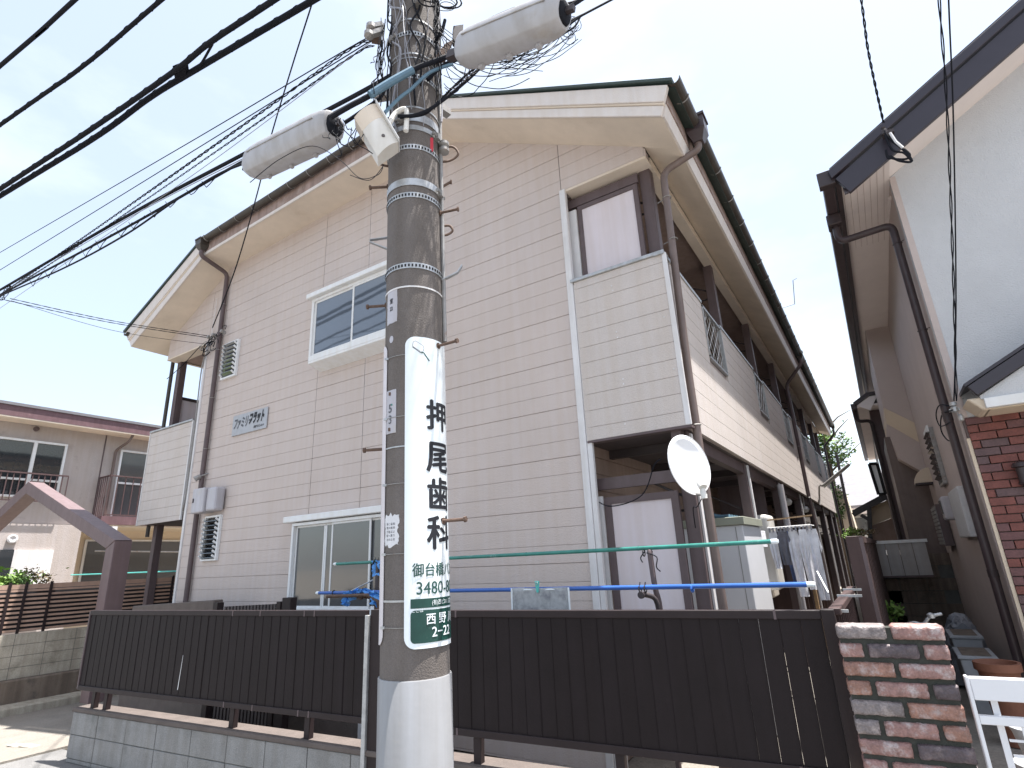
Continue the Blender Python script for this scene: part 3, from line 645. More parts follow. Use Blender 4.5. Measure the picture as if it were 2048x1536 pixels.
for i in range(NZ):
    for k in range(NT): fs.append((i*NT+k, i*NT+(k+1) % NT, (i+1)*NT+(k+1) % NT, (i+1)*NT+k))
fs.append(tuple(range(NZ*NT, NZ*NT+NT))); b.add(vs, fs); b.build('shaft', 'pole_concrete', pole, smooth=True)
b = MB(); vs = []; fs = []
for z, o_ in ((G-.1, .0075), (zs-.004, .0075), (zs, .005), (zs, -.002)):
    for k in range(NT): vs.append(pcyl(2*math.pi*k/NT, z, o_))
for i in range(3):
    for k in range(NT): fs.append((i*NT+k, i*NT+(k+1) % NT, (i+1)*NT+(k+1) % NT, (i+1)*NT+k))
b.add(vs, fs); b.build('base_cover', 'pole_sheath', pole, smooth=True)
# bands: plain, and punched bands with a row of dark slots
def py2z(y): return ppx(827-(1400-y)*.02, y)[1]
for y, h, off in ((45, .012, 0), (112, .010, 0), (120, .006, 0), (218, .010, 0), (245, .05, .004), (262, .030, .004), (372, .042, .003), (575, .008, 0), (893, .006, 0), (1204, .008, 0)):
    z = py2z(y); ring(z, z+h, .001+off*.5, .0025, 'steel_band', 'galv' if y != 575 else 'trim_white', pole)
for y in (75, 160, 300, 396, 537):
    z = py2z(y); w_ = .030; bd = ring(z, z+w_, .002, .0025, 'punched_band', 'galv', pole)
    b = MB()
    for k in range(34):
        th = -2.0+4.0*k/33; c = pcyl(th, z+w_/2, .005); n_ = (pcyl(th, z+w_/2, 1)-pcyl(th, z+w_/2)).normalized(); t_ = V((0,0,1)).cross(n_); b.obox(c, t_*.0042, V((0,0,1))*.0068, n_*.0012)
    b.build('band_slots', 'slot_black', bd, kind='stuff')
for y, th, in ((372, 1.15), (262, 1.0), (245, -.5), (160, 1.3), (75, -1.0), (112, .9)):
    z = py2z(y); c = pcyl(th, z+.015, .012); b = MB(); n_ = (pcyl(th, z, 1)-pcyl(th, z)).normalized(); t_ = V((0,0,1)).cross(n_)
    b.obox(c, t_*.012, n_*.014, V((0,0,.018))); b.tube([c-t_*.035, c+t_*.04], .006, 6); b.lathe([(.011, 0), (.011, .009)], c+t_*.036, 6, t_); b.lathe([(.011, 0), (.011, .009)], c-t_*.042, 6, t_); b.build('band_clamp', 'galv_dull', pole)
# step bolts
def bolt(th, z, L=.115, dz=.0, m='rust'):
    n_ = (pcyl(th, z, 1)-pcyl(th, z)).normalized(); p0 = pcyl(th, z, -.01); p1 = pcyl(th, z, L)+V((0,0,dz)); b = MB(); b.tube([p0, p1], .0075, 8)
    b.lathe([(.013, 0), (.013, .010)], p1-n_*.004, 6, n_); b.lathe([(.014, 0), (.016, .008)], pcyl(th, z, .0), 8, n_); return b.build('step_bolt', m, pole)
for px, py in ((876, 692), (886, 1042)): th, z = ppx(px, py, .004); bolt(th, z, .115, .0)
for px, py in ((868, 409),): th, z = ppx(px-8, py); bolt(1.25, z, .10, .01)
for y, th in ((342, -1.75), (586, -1.8), (886, -1.85)): bolt(th, py2z(y)+.01, .10)
bolt(1.5, py2z(345), .06, .05)
# conduit and earth wire up the right-hand side of the pole
for th, r_, m in ((1.36, .011, 'galv_dull'), (1.56, .006, 'cable_light')):
    b = MB(); b.tube([pcyl(th, z, r_*.9) for z in [py2z(665)+i*.3 for i in range(16)]], r_, 8); b.build('conduit', m, pole, smooth=True)
# brackets: hooked strap right, angle bracket left, two loops
z = py2z(540); th = 1.35; n_ = (pcyl(th, z, 1)-pcyl(th, z)).normalized()
b = MB(); P_ = [pcyl(th, z+.005, .0), pcyl(th, z+.025, .045), pcyl(th, z+.045, .085), pcyl(th, z+.075, .105), pcyl(th, z+.085, .108)]
for a, c in zip(P_[:-1], P_[1:]): b.beam(a, c, .022, .006)
b.obox(pcyl(th, z-.02, .004), n_*.004, prt*.012, V((0,0,.045))); b.build('hook_bracket', 'galv', pole)
z = py2z(450); b = MB(); P0 = pcyl(-1.75, z, 0); P1 = pcyl(-1.75, z+.01, .095)+V((0,0,.0)); b.beam(P0+V((0,0,.02)), P1, .02, .004); b.beam(pcyl(-1.75, z-.05, 0), P1-V((0,0,.012)), .02, .005); b.build('angle_bracket', 'galv', pole)
for y, th in ((430, 1.5), (275, 1.45), (296, -1.5)):
    z = py2z(y); c = pcyl(th, z, .0); n_ = (c-pc(z)).normalized(); s_ = .05 if y != 275 else .085
    b = MB(); b.tube(bez([c+V((0,0,s_*.5)), c+n_*s_*.9+V((0,0,s_*.6)), c+n_*s_*1.25, c+n_*s_*.7-V((0,0,s_*.5)), c-V((0,0,s_*.6))]), .0065, 6); b.build('eye_bracket', 'rust', pole, smooth=True)
z = py2z(268); c = pcyl(1.3, z, .03); b = MB(); b.lathe([(.014, -.04), (.03, -.03), (.03, -.012), (.018, -.004), (.018, .004), (.03, .012), (.03, .03), (.014, .04)], c, 14); b.build('insulator', 'galv_dull', pole, smooth=True)
b = MB(); n_ = tocam; c = pcyl(.72, py2z(280), .004); b.obox(c, prt*.008, n_*.002, V((0,0,.045))); b.build('red_tag', 'red_plastic', pole)
# cross arms for the cables above
for y, th, L in ((20, .2, .5), (150, 2.2, .35), (150, -1.9, .28)):
    z = py2z(y)+.02; b = MB(); n_ = (pcyl(th, z, 1)-pcyl(th, z)).normalized(); b.beam(pcyl(th, z, -.02), pcyl(th, z, L*.35), .045, .045); b.build('steel_arm', 'galv_dull', pole)
# ---- advertising sign wrapped round the pole (mascot left out)
SO = .006
thL, z_t = ppx(808, 690, SO); _, ztop = ppx(850, 675, SO); _, zbot = ppx(850, 1297, SO); thL = ppx(809, 1000, SO)[0]; thR = thL+.335/.148
adv = thing('advertising_sign', 'white curved dental clinic advertising sign strapped to the utility pole, green address block below', 'sign', (pc(zbot).x, pc(zbot).y, zbot))
def wrap_panel(t0, t1, z0, z1, rad, off, thick, name, m, par, n=36):
    # rounded-corner sheet bent round the pole
    r0 = .148; W = (t1-t0)*r0; b = MB(); vs = []; fs = []
    cols_ = [W*i/n for i in range(n+1)]; extra = [rad*(1-math.cos(a)) for a in (.25, .5, .8, 1.1, 1.4)]; cols_ = sorted(set(cols_+extra+[W-e for e in extra]))
    for x in cols_:
        e = 0
        if x < rad: e = rad-math.sqrt(max(0, rad*rad-(rad-x)**2))
        if x > W-rad: e = rad-math.sqrt(max(0, rad*rad-(x-(W-rad))**2))
        th = t0+x/r0
        for z, o_ in ((z0+e, off), (z1-e, off), (z1-e, off-thick), (z0+e, off-thick)): vs.append(pcyl(th, z, o_))
    for k in range(len(cols_)-1):
        for e in range(4): fs.append((k*4+e, (k+1)*4+e, (k+1)*4+(e+1) % 4, k*4+(e+1) % 4))
    fs += [(0, 1, 2, 3), tuple((len(cols_)-1)*4+e for e in range(4))]
    b.add(vs, fs); return b.build(name, m, par, smooth=True)
wrap_panel(thL, thR, zbot, ztop, .045, SO, .0025, 'sign_plate', 'sign_white', adv)
def on_sign(th0, z0, off=.0012): return lambda x, y: pcyl(th0+x/.148, z0+y, SO+off)
def bold_text(s_, size, th0, z, m, d, sx=1, off=.0014):      # heavier lettering: the same glyphs printed with small shifts
    bms = []
    for i, (dx, dy) in enumerate(((0, 0), (d, 0), (-d, 0), (0, d*.8), (0, -d*.8))):
        bm = text_mesh(s_, size, 0)
        for v in bm.verts: v.co.x = v.co.x*sx+dx; v.co.y += dy
        slice_x(bm, .008); offp = adv.location
        for v in bm.verts: v.co = pcyl(th0+v.co.x/.148, z+v.co.y, SO+off+i*.00012)-offp
        bms.append(bm)
    me = bpy.data.meshes.new('lettering'); out = bmesh.new()
    for bm in bms:
        t = bpy.data.meshes.new('t'); bm.to_mesh(t); out.from_mesh(t); bpy.data.meshes.remove(t); bm.free()
    out.to_mesh(me); out.free(); me.materials.append(MATS[m]); o = bpy.data.objects.new('lettering', me); C.objects.link(o); o.parent = adv
for ch, y in (('押', 834), ('尾', 917), ('歯', 992), ('科', 1070)):
    th, z = ppx(862, y, SO); bold_text(ch, .150, R(48), z, 'ink', .0040)
th, z = ppx(824, 1143, SO); tx = .058; bold_text('御台橋バス停', tx, th+.150/.148, z, 'ink_green', .0008, .86)
th, z = ppx(823, 1179, SO); bold_text('3480-80', .070, th+.123/.148, z, 'ink_green', .0005, .92)
gl = ppx(821, 1240, SO)[0]; _, g0 = ppx(850, 1286, SO); _, g1 = ppx(850, 1220, SO); _, g2 = ppx(850, 1216, SO); _, g3 = ppx(850, 1197, SO)
wrap_panel(gl, thR-.13, g0, g1, .018, SO+.0012, .001, 'address_block', 'sign_green', adv); wrap_panel(gl, thR-.13, g2, g3, .002, SO+.0012, .001, 'address_block', 'sign_green', adv)
th, z = ppx(834, 1222, SO); text_part('ここは', .016, on_sign(th+.01, z, .0030), 'lettering', 'sign_white', adv, 0, 1)
th, z = ppx(870, 1238, SO); bold_text('西 野 川', .046, R(48), z, 'sign_white', .0006, 1, .0024)
th, z = ppx(870, 1264, SO); bold_text('2−22', .052, R(47), z, 'sign_white', .0006, 1, .0024)
th, z = ppx(868, 1205, SO); text_part('(有)西ビ311 広告', .022, on_sign(R(52), z, .0030), 'lettering', 'sign_white', adv, 0, .8)
# toothbrush drawing at the top of the sign
th, z = ppx(838, 695, SO); tb = MB()
def sgn(x, y): return pcyl(th+x/.148, z+y, SO+.0012)
def stroke(b, pts, w):
    for (x0, y0), (x1, y1) in zip(pts[:-1], pts[1:]):
        L = math.hypot(x1-x0, y1-y0) or 1; nx, ny = -(y1-y0)/L*w/2, (x1-x0)/L*w/2; b.add([sgn(x0+nx, y0+ny), sgn(x1+nx, y1+ny), sgn(x1-nx, y1-ny), sgn(x0-nx, y0-ny)], [(0, 1, 2, 3)])
stroke(tb, [(-.030, .012), (-.026, .028), (-.015, .032), (.020, .010), (.024, -.004), (.018, -.020), (.008, -.020), (-.030, .006), (-.030, .012)], .0016); stroke(tb, [(-.030, .002), (.008, -.026)], .0045); tb.build('toothbrush_outline', 'ink_grey', adv)
tb = MB(); stroke(tb, [(.008, -.026), (.022, -.024), (.050, -.062)], .006); tb.build('toothbrush_handle', 'ink_green', adv)
# second sign on the far side
adv2 = thing('advertising_sign', 'narrow visible edge of second curved white sign behind the left side of pole', 'sign', (pc(zbot).x, pc(zbot).y, zbot))
t2 = ppx(769, 1000, SO)[0]; wrap_panel(t2-.335/.148, t2, zbot+.01, ztop-.01, .045, SO, .0025, 'sign_plate', 'sign_back', adv2)
for i, y in enumerate((710, 832, 966, 1107, 1256)):
    z = py2z(y)+.0; w_ = ring(z, z+.0025, .0035, .0022, 'strap_wire', 'galv_dull', pole, a0=t2-.08, a1=thL+.10, n=10)
    b = MB(); b.obox(pcyl(t2+.02, z+.001, .008), prt*.009, tocam*.004, V((0,0,.005))); b.build('strap_clip', 'galv', w_)
# number strip, round sticker, number plate, torn notice
def decal(px0, py0, px1, py1, name, m, label, cat, rag=0, off=.0015, curl=0):
    ta, za = ppx(px0, py0); tb_, zb_ = ppx(px1, py1); ta2 = min(ta, tb_); tb2 = max(ta, tb_); n = 8; b = MB(); vs = []; random.seed(px0)
    lo = min(za, zb_); hi = max(za, zb_); rows = 14
    for j in range(rows+1):
        for i in range(n+1):
            th = ta2+(tb2-ta2)*i/n; z = lo+(hi-lo)*j/rows
            if rag:
                if i in (0, n): th += random.uniform(-1, 1)*rag/.148
                if j in (0, rows): z += random.uniform(-1, 1)*rag*1.6
            vs.append((th, z))
    pts = [pcyl(t_, z_, off) for t_, z_ in vs]; back = [pcyl(t_, z_, .0003) for t_, z_ in vs]; N_ = len(pts); fs = []
    for j in range(rows):
        for i in range(n): q = j*(n+1)+i; fs += [(q, q+1, q+n+2, q+n+1), (q+N_, q+n+1+N_, q+n+2+N_, q+1+N_)]
    for j in range(rows):
        for i in (0, n): q = j*(n+1)+i; fs.append((q, q+n+1, q+n+1+N_, q+N_))
    for i in range(n):
        for j in (0, rows): q = j*(n+1)+i; fs.append((q, q+1, q+1+N_, q+N_))
    t = thing(name, label, cat, (pc(lo).x, pc(lo).y, lo)); b.add(pts+back, fs); b.build('sheet', m, t, smooth=True); return t, (ta2+tb2)/2, lo, hi
t_, tm, lo, hi = decal(775, 652, 795, 577, 'number_strip', 'plastic_grey', 'pale vertical strip with the number 22 high on the utility pole', 'label', .0012)
text_part('室', .030, lambda x, y: pcyl(tm+x/.148, hi-.060+y, .0028), 'lettering', 'ink', t_, .0006, .9); text_part('22', .028, lambda x, y: pcyl(tm+x/.148, lo+.075+y, .0028), 'lettering', 'ink', t_, .0008, .8)
ta, za = ppx(783, 679); t_ = thing('round_sticker', 'round pale sticker on the pole below the number strip', 'sticker', (pc(za).x, pc(za).y, za-.02))
b = MB(); cp = [pcyl(ta+math.cos(a)*.0145/.148, za+math.sin(a)*.018, .0015) for a in [2*math.pi*k/24 for k in range(24)]]; b.add(cp+[pcyl(ta+math.cos(a)*.0145/.148, za+math.sin(a)*.018, .0002) for a in [2*math.pi*k/24 for k in range(24)]], [tuple(range(24))]+[(k, (k+1) % 24, (k+1) % 24+24, k+24) for k in range(24)]); b.build('disc', 'plastic_grey', t_)
t_, tm, lo, hi = decal(773, 870, 793, 778, 'number_plate', 'plastic_grey', 'small curved metal plate numbered 5 3 on the utility pole', 'number plate', .0004, .003)
text_part('5', .056, lambda x, y: pcyl(tm+x/.148, hi-.090+y, .0045), 'lettering', 'ink_grey', t_, .0012, .9); text_part('3', .056, lambda x, y: pcyl(tm+x/.148, hi-.142+y, .0045), 'lettering', 'ink_grey', t_, .0008, .9)
b = MB(); b.obox(pcyl(tm+.075, hi-.072, .004), prt*.004, tocam*.001, V((0,0,.004))); b.build('green_dot', 'green_paint', t_)
for zz_ in (hi-.018, lo+.018): b = MB(); b.obox(pcyl(tm, zz_, .004), prt*.008, tocam*.001, V((0,0,.008))); b.build('nail_hole', 'rust', t_)
t_, tm, lo, hi = decal(770, 1093, 797, 1028, 'paper_notice', 'paper', 'torn white paper notice with tiny vertical writing on the utility pole', 'notice', .006)
for k, s_ in enumerate(('役所よりお', '貼紙は禁止', 'この柱への', '無断で貼る')):
    for j, ch in enumerate(s_): text_part(ch, .0115, lambda x, y, k=k, j=j: pcyl(tm+(.021-.0135*k+x)/.148, hi-.040-.016*j+y, .0028), 'lettering', 'ink_grey', t_, .0001, 1, 0)
# ================================================================ EQUIPMENT ON THE POLE TOP
def planepts(pp, dist):                                     # pixels onto the vertical plane facing the camera at a distance
    n_ = -V((math.sin(R(-43)), math.cos(R(-43)), 0)); o_ = -n_*dist; return [onP(x, y, o_, n_) for x, y in pp]
ub = thing('lamp_box', 'cream plastic lamp box on a bent arm fixed to the utility pole', 'lamp box', pc(2.0)+tocam*.25)
A_, B_, C_, D_ = planepts(((710, 236), (752, 209), (797, 284), (764, 299)), 2.36)
ax = (C_-B_); wd = (B_-A_); dn = ax.cross(wd).normalized()
if dn.dot(tocam) < 0: dn = -dn
sec = []
for t in range(9):
    u = t/8; sec.append((u, -.022*(2*u-1)**2))
b = MB(); front = [A_+wd*u+dn*(k_+.022) for u, k_ in sec]; bot = [p+ax for p in front]; bkA = A_-dn*.07; bkB = B_-dn*.07
ring0 = front+[B_-dn*.075, A_-dn*.075]; ring1 = [p+ax*1.0 for p in ring0]; n0 = len(ring0)
b.add(ring0+ring1, [tuple(range(n0))[::-1], tuple(range(n0, 2*n0))]+[(i, (i+1) % n0, (i+1) % n0+n0, i+n0) for i in range(n0)]); b.build('cover', 'plastic_cream', ub, smooth=True)
b = MB(); ring2 = [p+(p-(A_+wd*.5))*.03 for p in ring0]; ring2 = [p-ax*.02 for p in ring2]; ring3 = [p+ax*.36 for p in ring2]
b.add(ring2+ring3, [tuple(range(n0))[::-1], tuple(range(n0, 2*n0))]+[(i, (i+1) % n0, (i+1) % n0+n0, i+n0) for i in range(n0)]); b.build('lens', 'soffit', ub, smooth=True)
b = MB(); b.lathe([(.009, 0), (.009, .004)], A_+wd*.55+ax*.75+dn*.021, 10, dn); b.build('screw', 'dark_steel', ub)
b = MB(); b.obox((B_+C_)/2+wd*.02-dn*.02, ax*.52, wd*.012, dn*.05); b.build('side_rail', 'alu_white', ub)
bp_ = planepts(((775, 262), (790, 228), (812, 220), (812, 262)), 2.42); b = MB(); b.tube(bez([(B_+C_)/2-dn*.03, bp_[1], bp_[2], bp_[3]], 5), .014, 8); b.build('arm', 'plastic_cream', ub, smooth=True)
def closure(p, q, rad, label, m='closure_grey', y=1.9, flip=1):
    P0 = onY(*p, y); P1 = onY(*q, y); t = thing('cable_closure', label, 'cable closure', ((P0.x+P1.x)/2, y, min(P0.z, P1.z)-rad), 'grey cable closures on the overhead line')
    d = P1-P0; L = d.length; d.normalize(); s_ = d.cross(V((0,0,1))).normalized(); u = s_.cross(d)
    sect = [(-.55, .25), (-.50, .55), (-.25, .72), (.25, .72), (.50, .55), (.55, .25), (.52, -.25), (.36, -.62), (0, -.74), (-.36, -.62), (-.52, -.25)]
    def loft(st, scale, nm, mm, off=0):
        b = MB(); n = len(sect); vs = []
        for (tt, k, dz) in st:
            for a, c in sect: vs.append(P0+d*(L*tt)+s_*(a*rad*2*k*.62*scale)+u*((c*rad*k*scale)+dz*rad))
        b.add(vs, [tuple(range(n))[::-1], tuple(range((len(st)-1)*n, len(st)*n))]+[(i*n+j, i*n+(j+1) % n, (i+1)*n+(j+1) % n, (i+1)*n+j) for i in range(len(st)-1) for j in range(n)]); return b.build(nm, mm, t, bevel=.006, seg=2, smooth=True)
    loft([(0, .72, .05), (.05, .9, .02), (.16, 1.0, 0), (.84, 1.0, 0), (.95, .92, .02), (1.0, .80, .05)], 1, 'shell', m)
    loft([(.99, .64, .02), (1.02, .60, .02)], .95, 'end_cap', 'cable'); loft([(-.03, .50, 0), (.01, .56, 0)], .9, 'end_cap', 'cable')
    b = MB()
    for sg in (-1, 1): b.tube([P0+d*(L*k)+s_*(sg*rad*.685)+u*(rad*.20) for k in (.1, .5, .9)], .004, 5)
    b.build('seam', 'galv_dull', t)
    for k in (.22, .5, .78):
        b = MB(); b.obox(P0+d*(L*k)-u*(rad*.70)-s_*rad*.25, d*.012, s_*.012, u*.02); b.build('latch', 'closure_grey', t)
    b = MB(); b.obox(P0+d*(-.05)+u*rad*.1, d*.035, s_*.02, u*.022); b.build('end_clamp', 'dark_steel', t); b = MB(); b.obox(P1+d*.03+u*rad*.1, d*.02, s_*.012, u*.013); b.build('end_clamp', 'dark_steel', t)
    return P0, P1, d, s_, u
cl1 = closure((502, 335), (668, 254), .155, 'larger grey cable closure on the line left of the pole')
cl2 = closure((922, 108), (1128, 28), .120, 'grey cable closure on the line right of the pole top', y=1.75)
# ================================================================ OVERHEAD CABLES
def cable(pts, r, label, m='cable', group=None, name='overhead_cable', helix=0, n=6, cat='cable', ext=(0, 0), sub=10, hstep=.12, hr=.35):
    P = [V(p) for p in pts]
    if ext[0]: P.insert(0, P[0]+(P[0]-P[1]).normalized()*ext[0])
    if ext[1]: P.append(P[-1]+(P[-1]-P[-2]).normalized()*ext[1])
    path = bez(P, sub) if len(P) > 2 else P
    b = MB()
    if helix:
        Ls = [0]
        for a, c in zip(path[:-1], path[1:]): Ls.append(Ls[-1]+(c-a).length)
        T = Ls[-1]; N_ = min(int(T/hstep*5), 1600); k = 0
        for ph in range(helix):
            hp_ = []; k = 0
            for i in range(N_+1):
                s_ = T*i/N_
                while k < len(Ls)-2 and Ls[k+1] < s_: k += 1
                f = (s_-Ls[k])/max(1e-6, Ls[k+1]-Ls[k]); c = path[k].lerp(path[k+1], f); d = (path[k+1]-path[k]).normalized(); e1 = d.cross(V((0,0,1))).normalized(); e2 = e1.cross(d)
                a = 2*math.pi*s_/hstep/2+ph*2*math.pi/helix; hp_.append(c+(e1*math.cos(a)+e2*math.sin(a))*r*hr)
            b.tube(hp_, r*.6, 4, False)
    else: b.tube(path, r, n)
    return single(b, name, m, label, cat, group)
def Y_(pp, y): return [onY(x, z_, y) for x, z_ in pp]
def Z_(pp, z): return [onZ(x, y, z) for x, y in pp]
GH = 'heavy cables crossing the sky at upper left'
def heavy_cable(pp, z, r, label, coil=True, ext=(9, 2.5)):
    P = Z_(pp, z); loc = (P[0]+P[-1])/2; loc.z -= r
    t = thing('heavy_cable', label, 'cable', loc, GH)
    Q = [P[0]+(P[0]-P[1]).normalized()*ext[0]]+P+[P[-1]+(P[-1]-P[-2]).normalized()*ext[1]]
    path = bez(Q, 12); b = MB(); b.tube(path, r, 10); b.build('sheath', 'cable', t, smooth=True)
    if coil:
        d = (P[-1]-P[0]).normalized(); e1 = d.cross(V((0,0,1))).normalized(); e2 = e1.cross(d); Ls = [0]
        for a, c in zip(path[:-1], path[1:]): Ls.append(Ls[-1]+(c-a).length)
        pts = []; k = 0; N_ = int(Ls[-1]/.025)
        for i in range(N_):
            s_ = Ls[-1]*i/N_
            while k < len(Ls)-2 and Ls[k+1] < s_: k += 1
            q = path[k].lerp(path[k+1], (s_-Ls[k])/(Ls[k+1]-Ls[k])); aa = s_*2*math.pi/.26; pts.append(q+(e1*math.cos(aa)+e2*math.sin(aa))*(r*1.04)+e2*r*.1)
        b = MB(); b.tube(pts, .0035, 4, False); b.build('hanger_spiral', 'cable', t); b = MB(); b.tube([p+e2*r*1.25 for p in path], .006, 5); b.build('messenger_wire', 'cable', t)
    return t
heavy_cable([(0, 132), (75, 68), (147, 2)], 5.0, .020, 'thinnest heavy black cable, at the upper left corner of the sky', False)
heavy_cable([(0, 250), (165, 133), (320, 2)], 5.0, .020, 'second heavy black cable from the left corner, with spiral hangers')
heavy_cable([(0, 378), (180, 260), (345, 145), (420, 85), (545, 2)], 5.0, .027, 'upper of the paired thick black cables left of the pole')
heavy_cable([(0, 392), (190, 275), (300, 195), (390, 140), (632, -3)], 5.05, .030, 'lower of the paired thick black cables left of the pole')
a, c, e, f = Z_(((345, 132), (368, 124), (372, 150), (350, 160)), 5.02); b = MB(); b.prism([a, c, e, f], (0, .03, .05)); single(b, 'cable_spacer', 'cable', 'dark square spacer clamped between the paired thick black cables', 'cable spacer')
b = MB(); b.tube(Z_(((425, 88), (410, 115), (398, 135)), 5.02), .012, 6); single(b, 'cable_tie', 'cable', 'short slanting black tie joining the paired thick cables', 'cable tie')
# bundle that carries the closures
YC = 1.92; GB = 'cables of the sagging bundle left of the pole'
cable(Y_([(0, 590), (240, 462), (480, 326), (500, 322)], YC), .012, 'lower black bundle cable ending at the larger closure', group=GB, ext=(8, 0))
cable(Y_([(0, 580), (240, 440), (480, 312), (640, 228), (745, 172), (800, 140)], YC+.08), .016, 'straight thick black cable passing above the larger closure', group=GB, ext=(8, 0))
cable(Y_([(0, 592), (130, 535), (250, 470), (345, 405), (430, 352), (490, 326)], YC-.04), .009, 'wavy thin black cable hanging under the bundle', group=GB, ext=(8, 0))
b = MB()
for i in range(11):
    x = 60+i*34+random.uniform(-8, 8); y0 = 590-.555*x; a_ = random.uniform(5, 15); P0, P1, P2, P3 = Y_([(x, y0-3), (x+9, y0+a_), (x+15, y0+3), (x+32, y0-16)], YC-.03); b.tube([P0, P1, P2, P3], .0035, 4)
single(b, 'lashing_wire', 'cable', 'zigzag lashing wire under the sagging cable bundle', 'wire')
YD = 1.98
for pp, r_, lb, m, hx_ in (([(0, 505), (370, 290), (700, 95), (742, 78)], .0045, 'highest thin straight wire running to the pole insulators', 'cable', 0),
                 ([(0, 540), (370, 312), (715, 98), (742, 82)], .0045, 'second thin straight wire running to the pole insulators', 'cable', 0),
                 ([(60, 575), (400, 340), (720, 100), (745, 84)], .003, 'faint thin wire between the straight wires and the twisted pair', 'cable_light', 0),
                 ([(0, 590), (200, 452), (480, 255), (690, 105), (745, 82)], .008, 'thick twisted wire pair running to the pole insulators', 'cable', 2),
                 ([(0, 594), (200, 462), (480, 270), (700, 115), (748, 92)], .006, 'thin wavy twisted wire just below the thick twisted pair', 'cable', 2),
                 ([(0, 588), (250, 440), (500, 310), (690, 212)], .004, 'faint thin wire alongside the closure', 'cable_light', 0)):
    cable(Y_(pp, YD), r_, lb, m, helix=hx_, ext=(7, 0), hstep=.10, hr=.75)
# junction at far left with drop wires to the gable
jl = onY(8, 592, 2.0)
for (p_, q_, lb) in (((20, 597), (418, 672), 'upper twisted service wire from the left junction to the gable'), ((10, 600), (420, 676), 'middle twisted service wire from the left junction to the gable')):
    a = onY(*p_, 2.4); c = onY(*q_, D-.1); m_ = a.lerp(c, .5)-V((0,0,.05)); cable([a, m_, c], .006, lb, helix=2, hstep=.16, hr=.7)
a = onY(25, 602, 2.4); c = onY(425, 690, D-.1); cable([a, a.lerp(c, .5)-V((0,0,.12)), c], .0035, 'lowest faint service wire from the left junction to the gable')
b = MB(); random.seed(5)
for i in range(7):
    c = jl+V((random.uniform(-.25, .25), 0, random.uniform(-.12, .08))); a = random.uniform(.04, .12); b.tube([c+V((math.cos(u)*a, random.uniform(-.02, .02), math.sin(u)*a)) for u in [2*math.pi*k/12 for k in range(13)]], .004, 4)
single(b, 'wire_coil', 'cable', 'small knot of looped wires at the far left end of the bundle', 'wire coil')
cable([onY(627, -2, 2.6), onY(585, 130, 2.95), onY(540, 280, 3.3), onY(515, 385, 3.6), onY(470, 540, 3.9), onY(425, 655, D-.12)], .008, 'single drop cable falling behind the larger closure to the gable wires', helix=0, ext=(3, 0))
# wires to the house at right
cable([onY(1722, -5, 4.6), onY(1738, 110, 5.2), onY(1767, 245, 6.15)], .011, 'twisted drop cable reaching the navy bargeboard of the white house', helix=2, ext=(2.5, 0), hstep=.12, hr=.6)
cable([onY(1878, -5, 4.5), onY(1893, 200, 5.2), onY(1905, 500, 6.0), onY(1913, 802, 6.68)], .008, 'wavy wire hanging down the white house wall, left of a pair', helix=2, ext=(2, 0), hstep=.34, hr=.9)
cable([onY(1897, -5, 4.5), onY(1907, 250, 5.3), onY(1912, 600, 6.2), onY(1908, 802, 6.68)], .006, 'straight thin wire hanging down the white house wall, right of a pair', ext=(2, 0))
sb2 = thing('service_bracket', 'black looped wires and clamp hanging from the navy bargeboard of the white house', 'wire clamp', onY(1780, 300, 6.1))
p = onY(1768, 262, 6.15); b = MB(); b.lathe([(.01, -.05), (.03, -.04), (.03, .0), (.012, .02), (.022, .04)], p, 10); b.obox(p+V((.03, .03, -.03)), (.05, 0, 0), (0, .04, 0), (0, 0, .02)); b.build('insulator', 'dark_steel', sb2)
for k, pp in enumerate(([(1768, 262), (1782, 280), (1805, 298), (1824, 322), (1800, 322), (1780, 312)], [(1770, 270), (1785, 300), (1808, 306), (1822, 320)], [(1775, 312), (1790, 318), (1812, 318), (1820, 310), (1808, 298)], [(1772, 300), (1776, 316), (1786, 316)])):
    b = MB(); b.tube(bez([onY(x, y, 6.13) for x, y in pp], 5), .011, 6); b.build('looped_wire', 'cable', sb2)
b = MB(); b.tube([onY(1780, 266, 6.12), onY(1792, 284, 6.12), onY(1806, 296, 6.12)], .014, 6); b.build('white_sleeve', 'trim_white', sb2)
# blue sleeve and heavy leads past the pole
def pl_(pp, dist=2.36): return planepts(pp, dist)
cable(pl_([(740, 190), (780, 165), (825, 140)], 2.34), .021, 'blue protective sleeve on the cable crossing the pole', 'cable_blue', name='cable_sleeve', cat='cable sleeve', n=10)
cable(pl_([(660, 235), (700, 212), (745, 188), (825, 140), (870, 122), (915, 106)], 2.36), .014, 'thick black cable crossing in front of the pole between the closures', n=8)
cable(pl_([(690, 245), (720, 225), (760, 195), (772, 170)], 2.45), .010, 'black lead dropping from the bundle beside the larger closure')
cable(pl_([(855, 160), (880, 135), (915, 118)], 2.45), .012, 'short black lead from the pole to the right closure')
cable(pl_([(770, 225), (800, 195), (820, 180), (860, 145), (905, 128)], 2.38), .009, 'thin blue and black lead slanting up across the pole', 'cable_blue')
cable(pl_([(795, 232), (830, 230), (870, 212), (935, 160), (1000, 100), (1060, 85), (1120, 55)], 2.40), .009, 'dark lead looping off the pole under the right closure')
cable(pl_([(800, 236), (850, 228), (880, 200), (960, 130), (1060, 95), (1140, 60), (1160, 35)], 2.42), .006, 'thin lead fanning out under the right closure')
cable(pl_([(1130, 10), (1160, 0), (1225, -40)], 2.3), .013, 'thick black cable leaving the right closure upward', ext=(0, 5))
cable(pl_([(1125, 60), (1165, 30), (1218, 2)], 2.35), .007, 'thin black cable rising past the end of the right closure', ext=(0, 5))
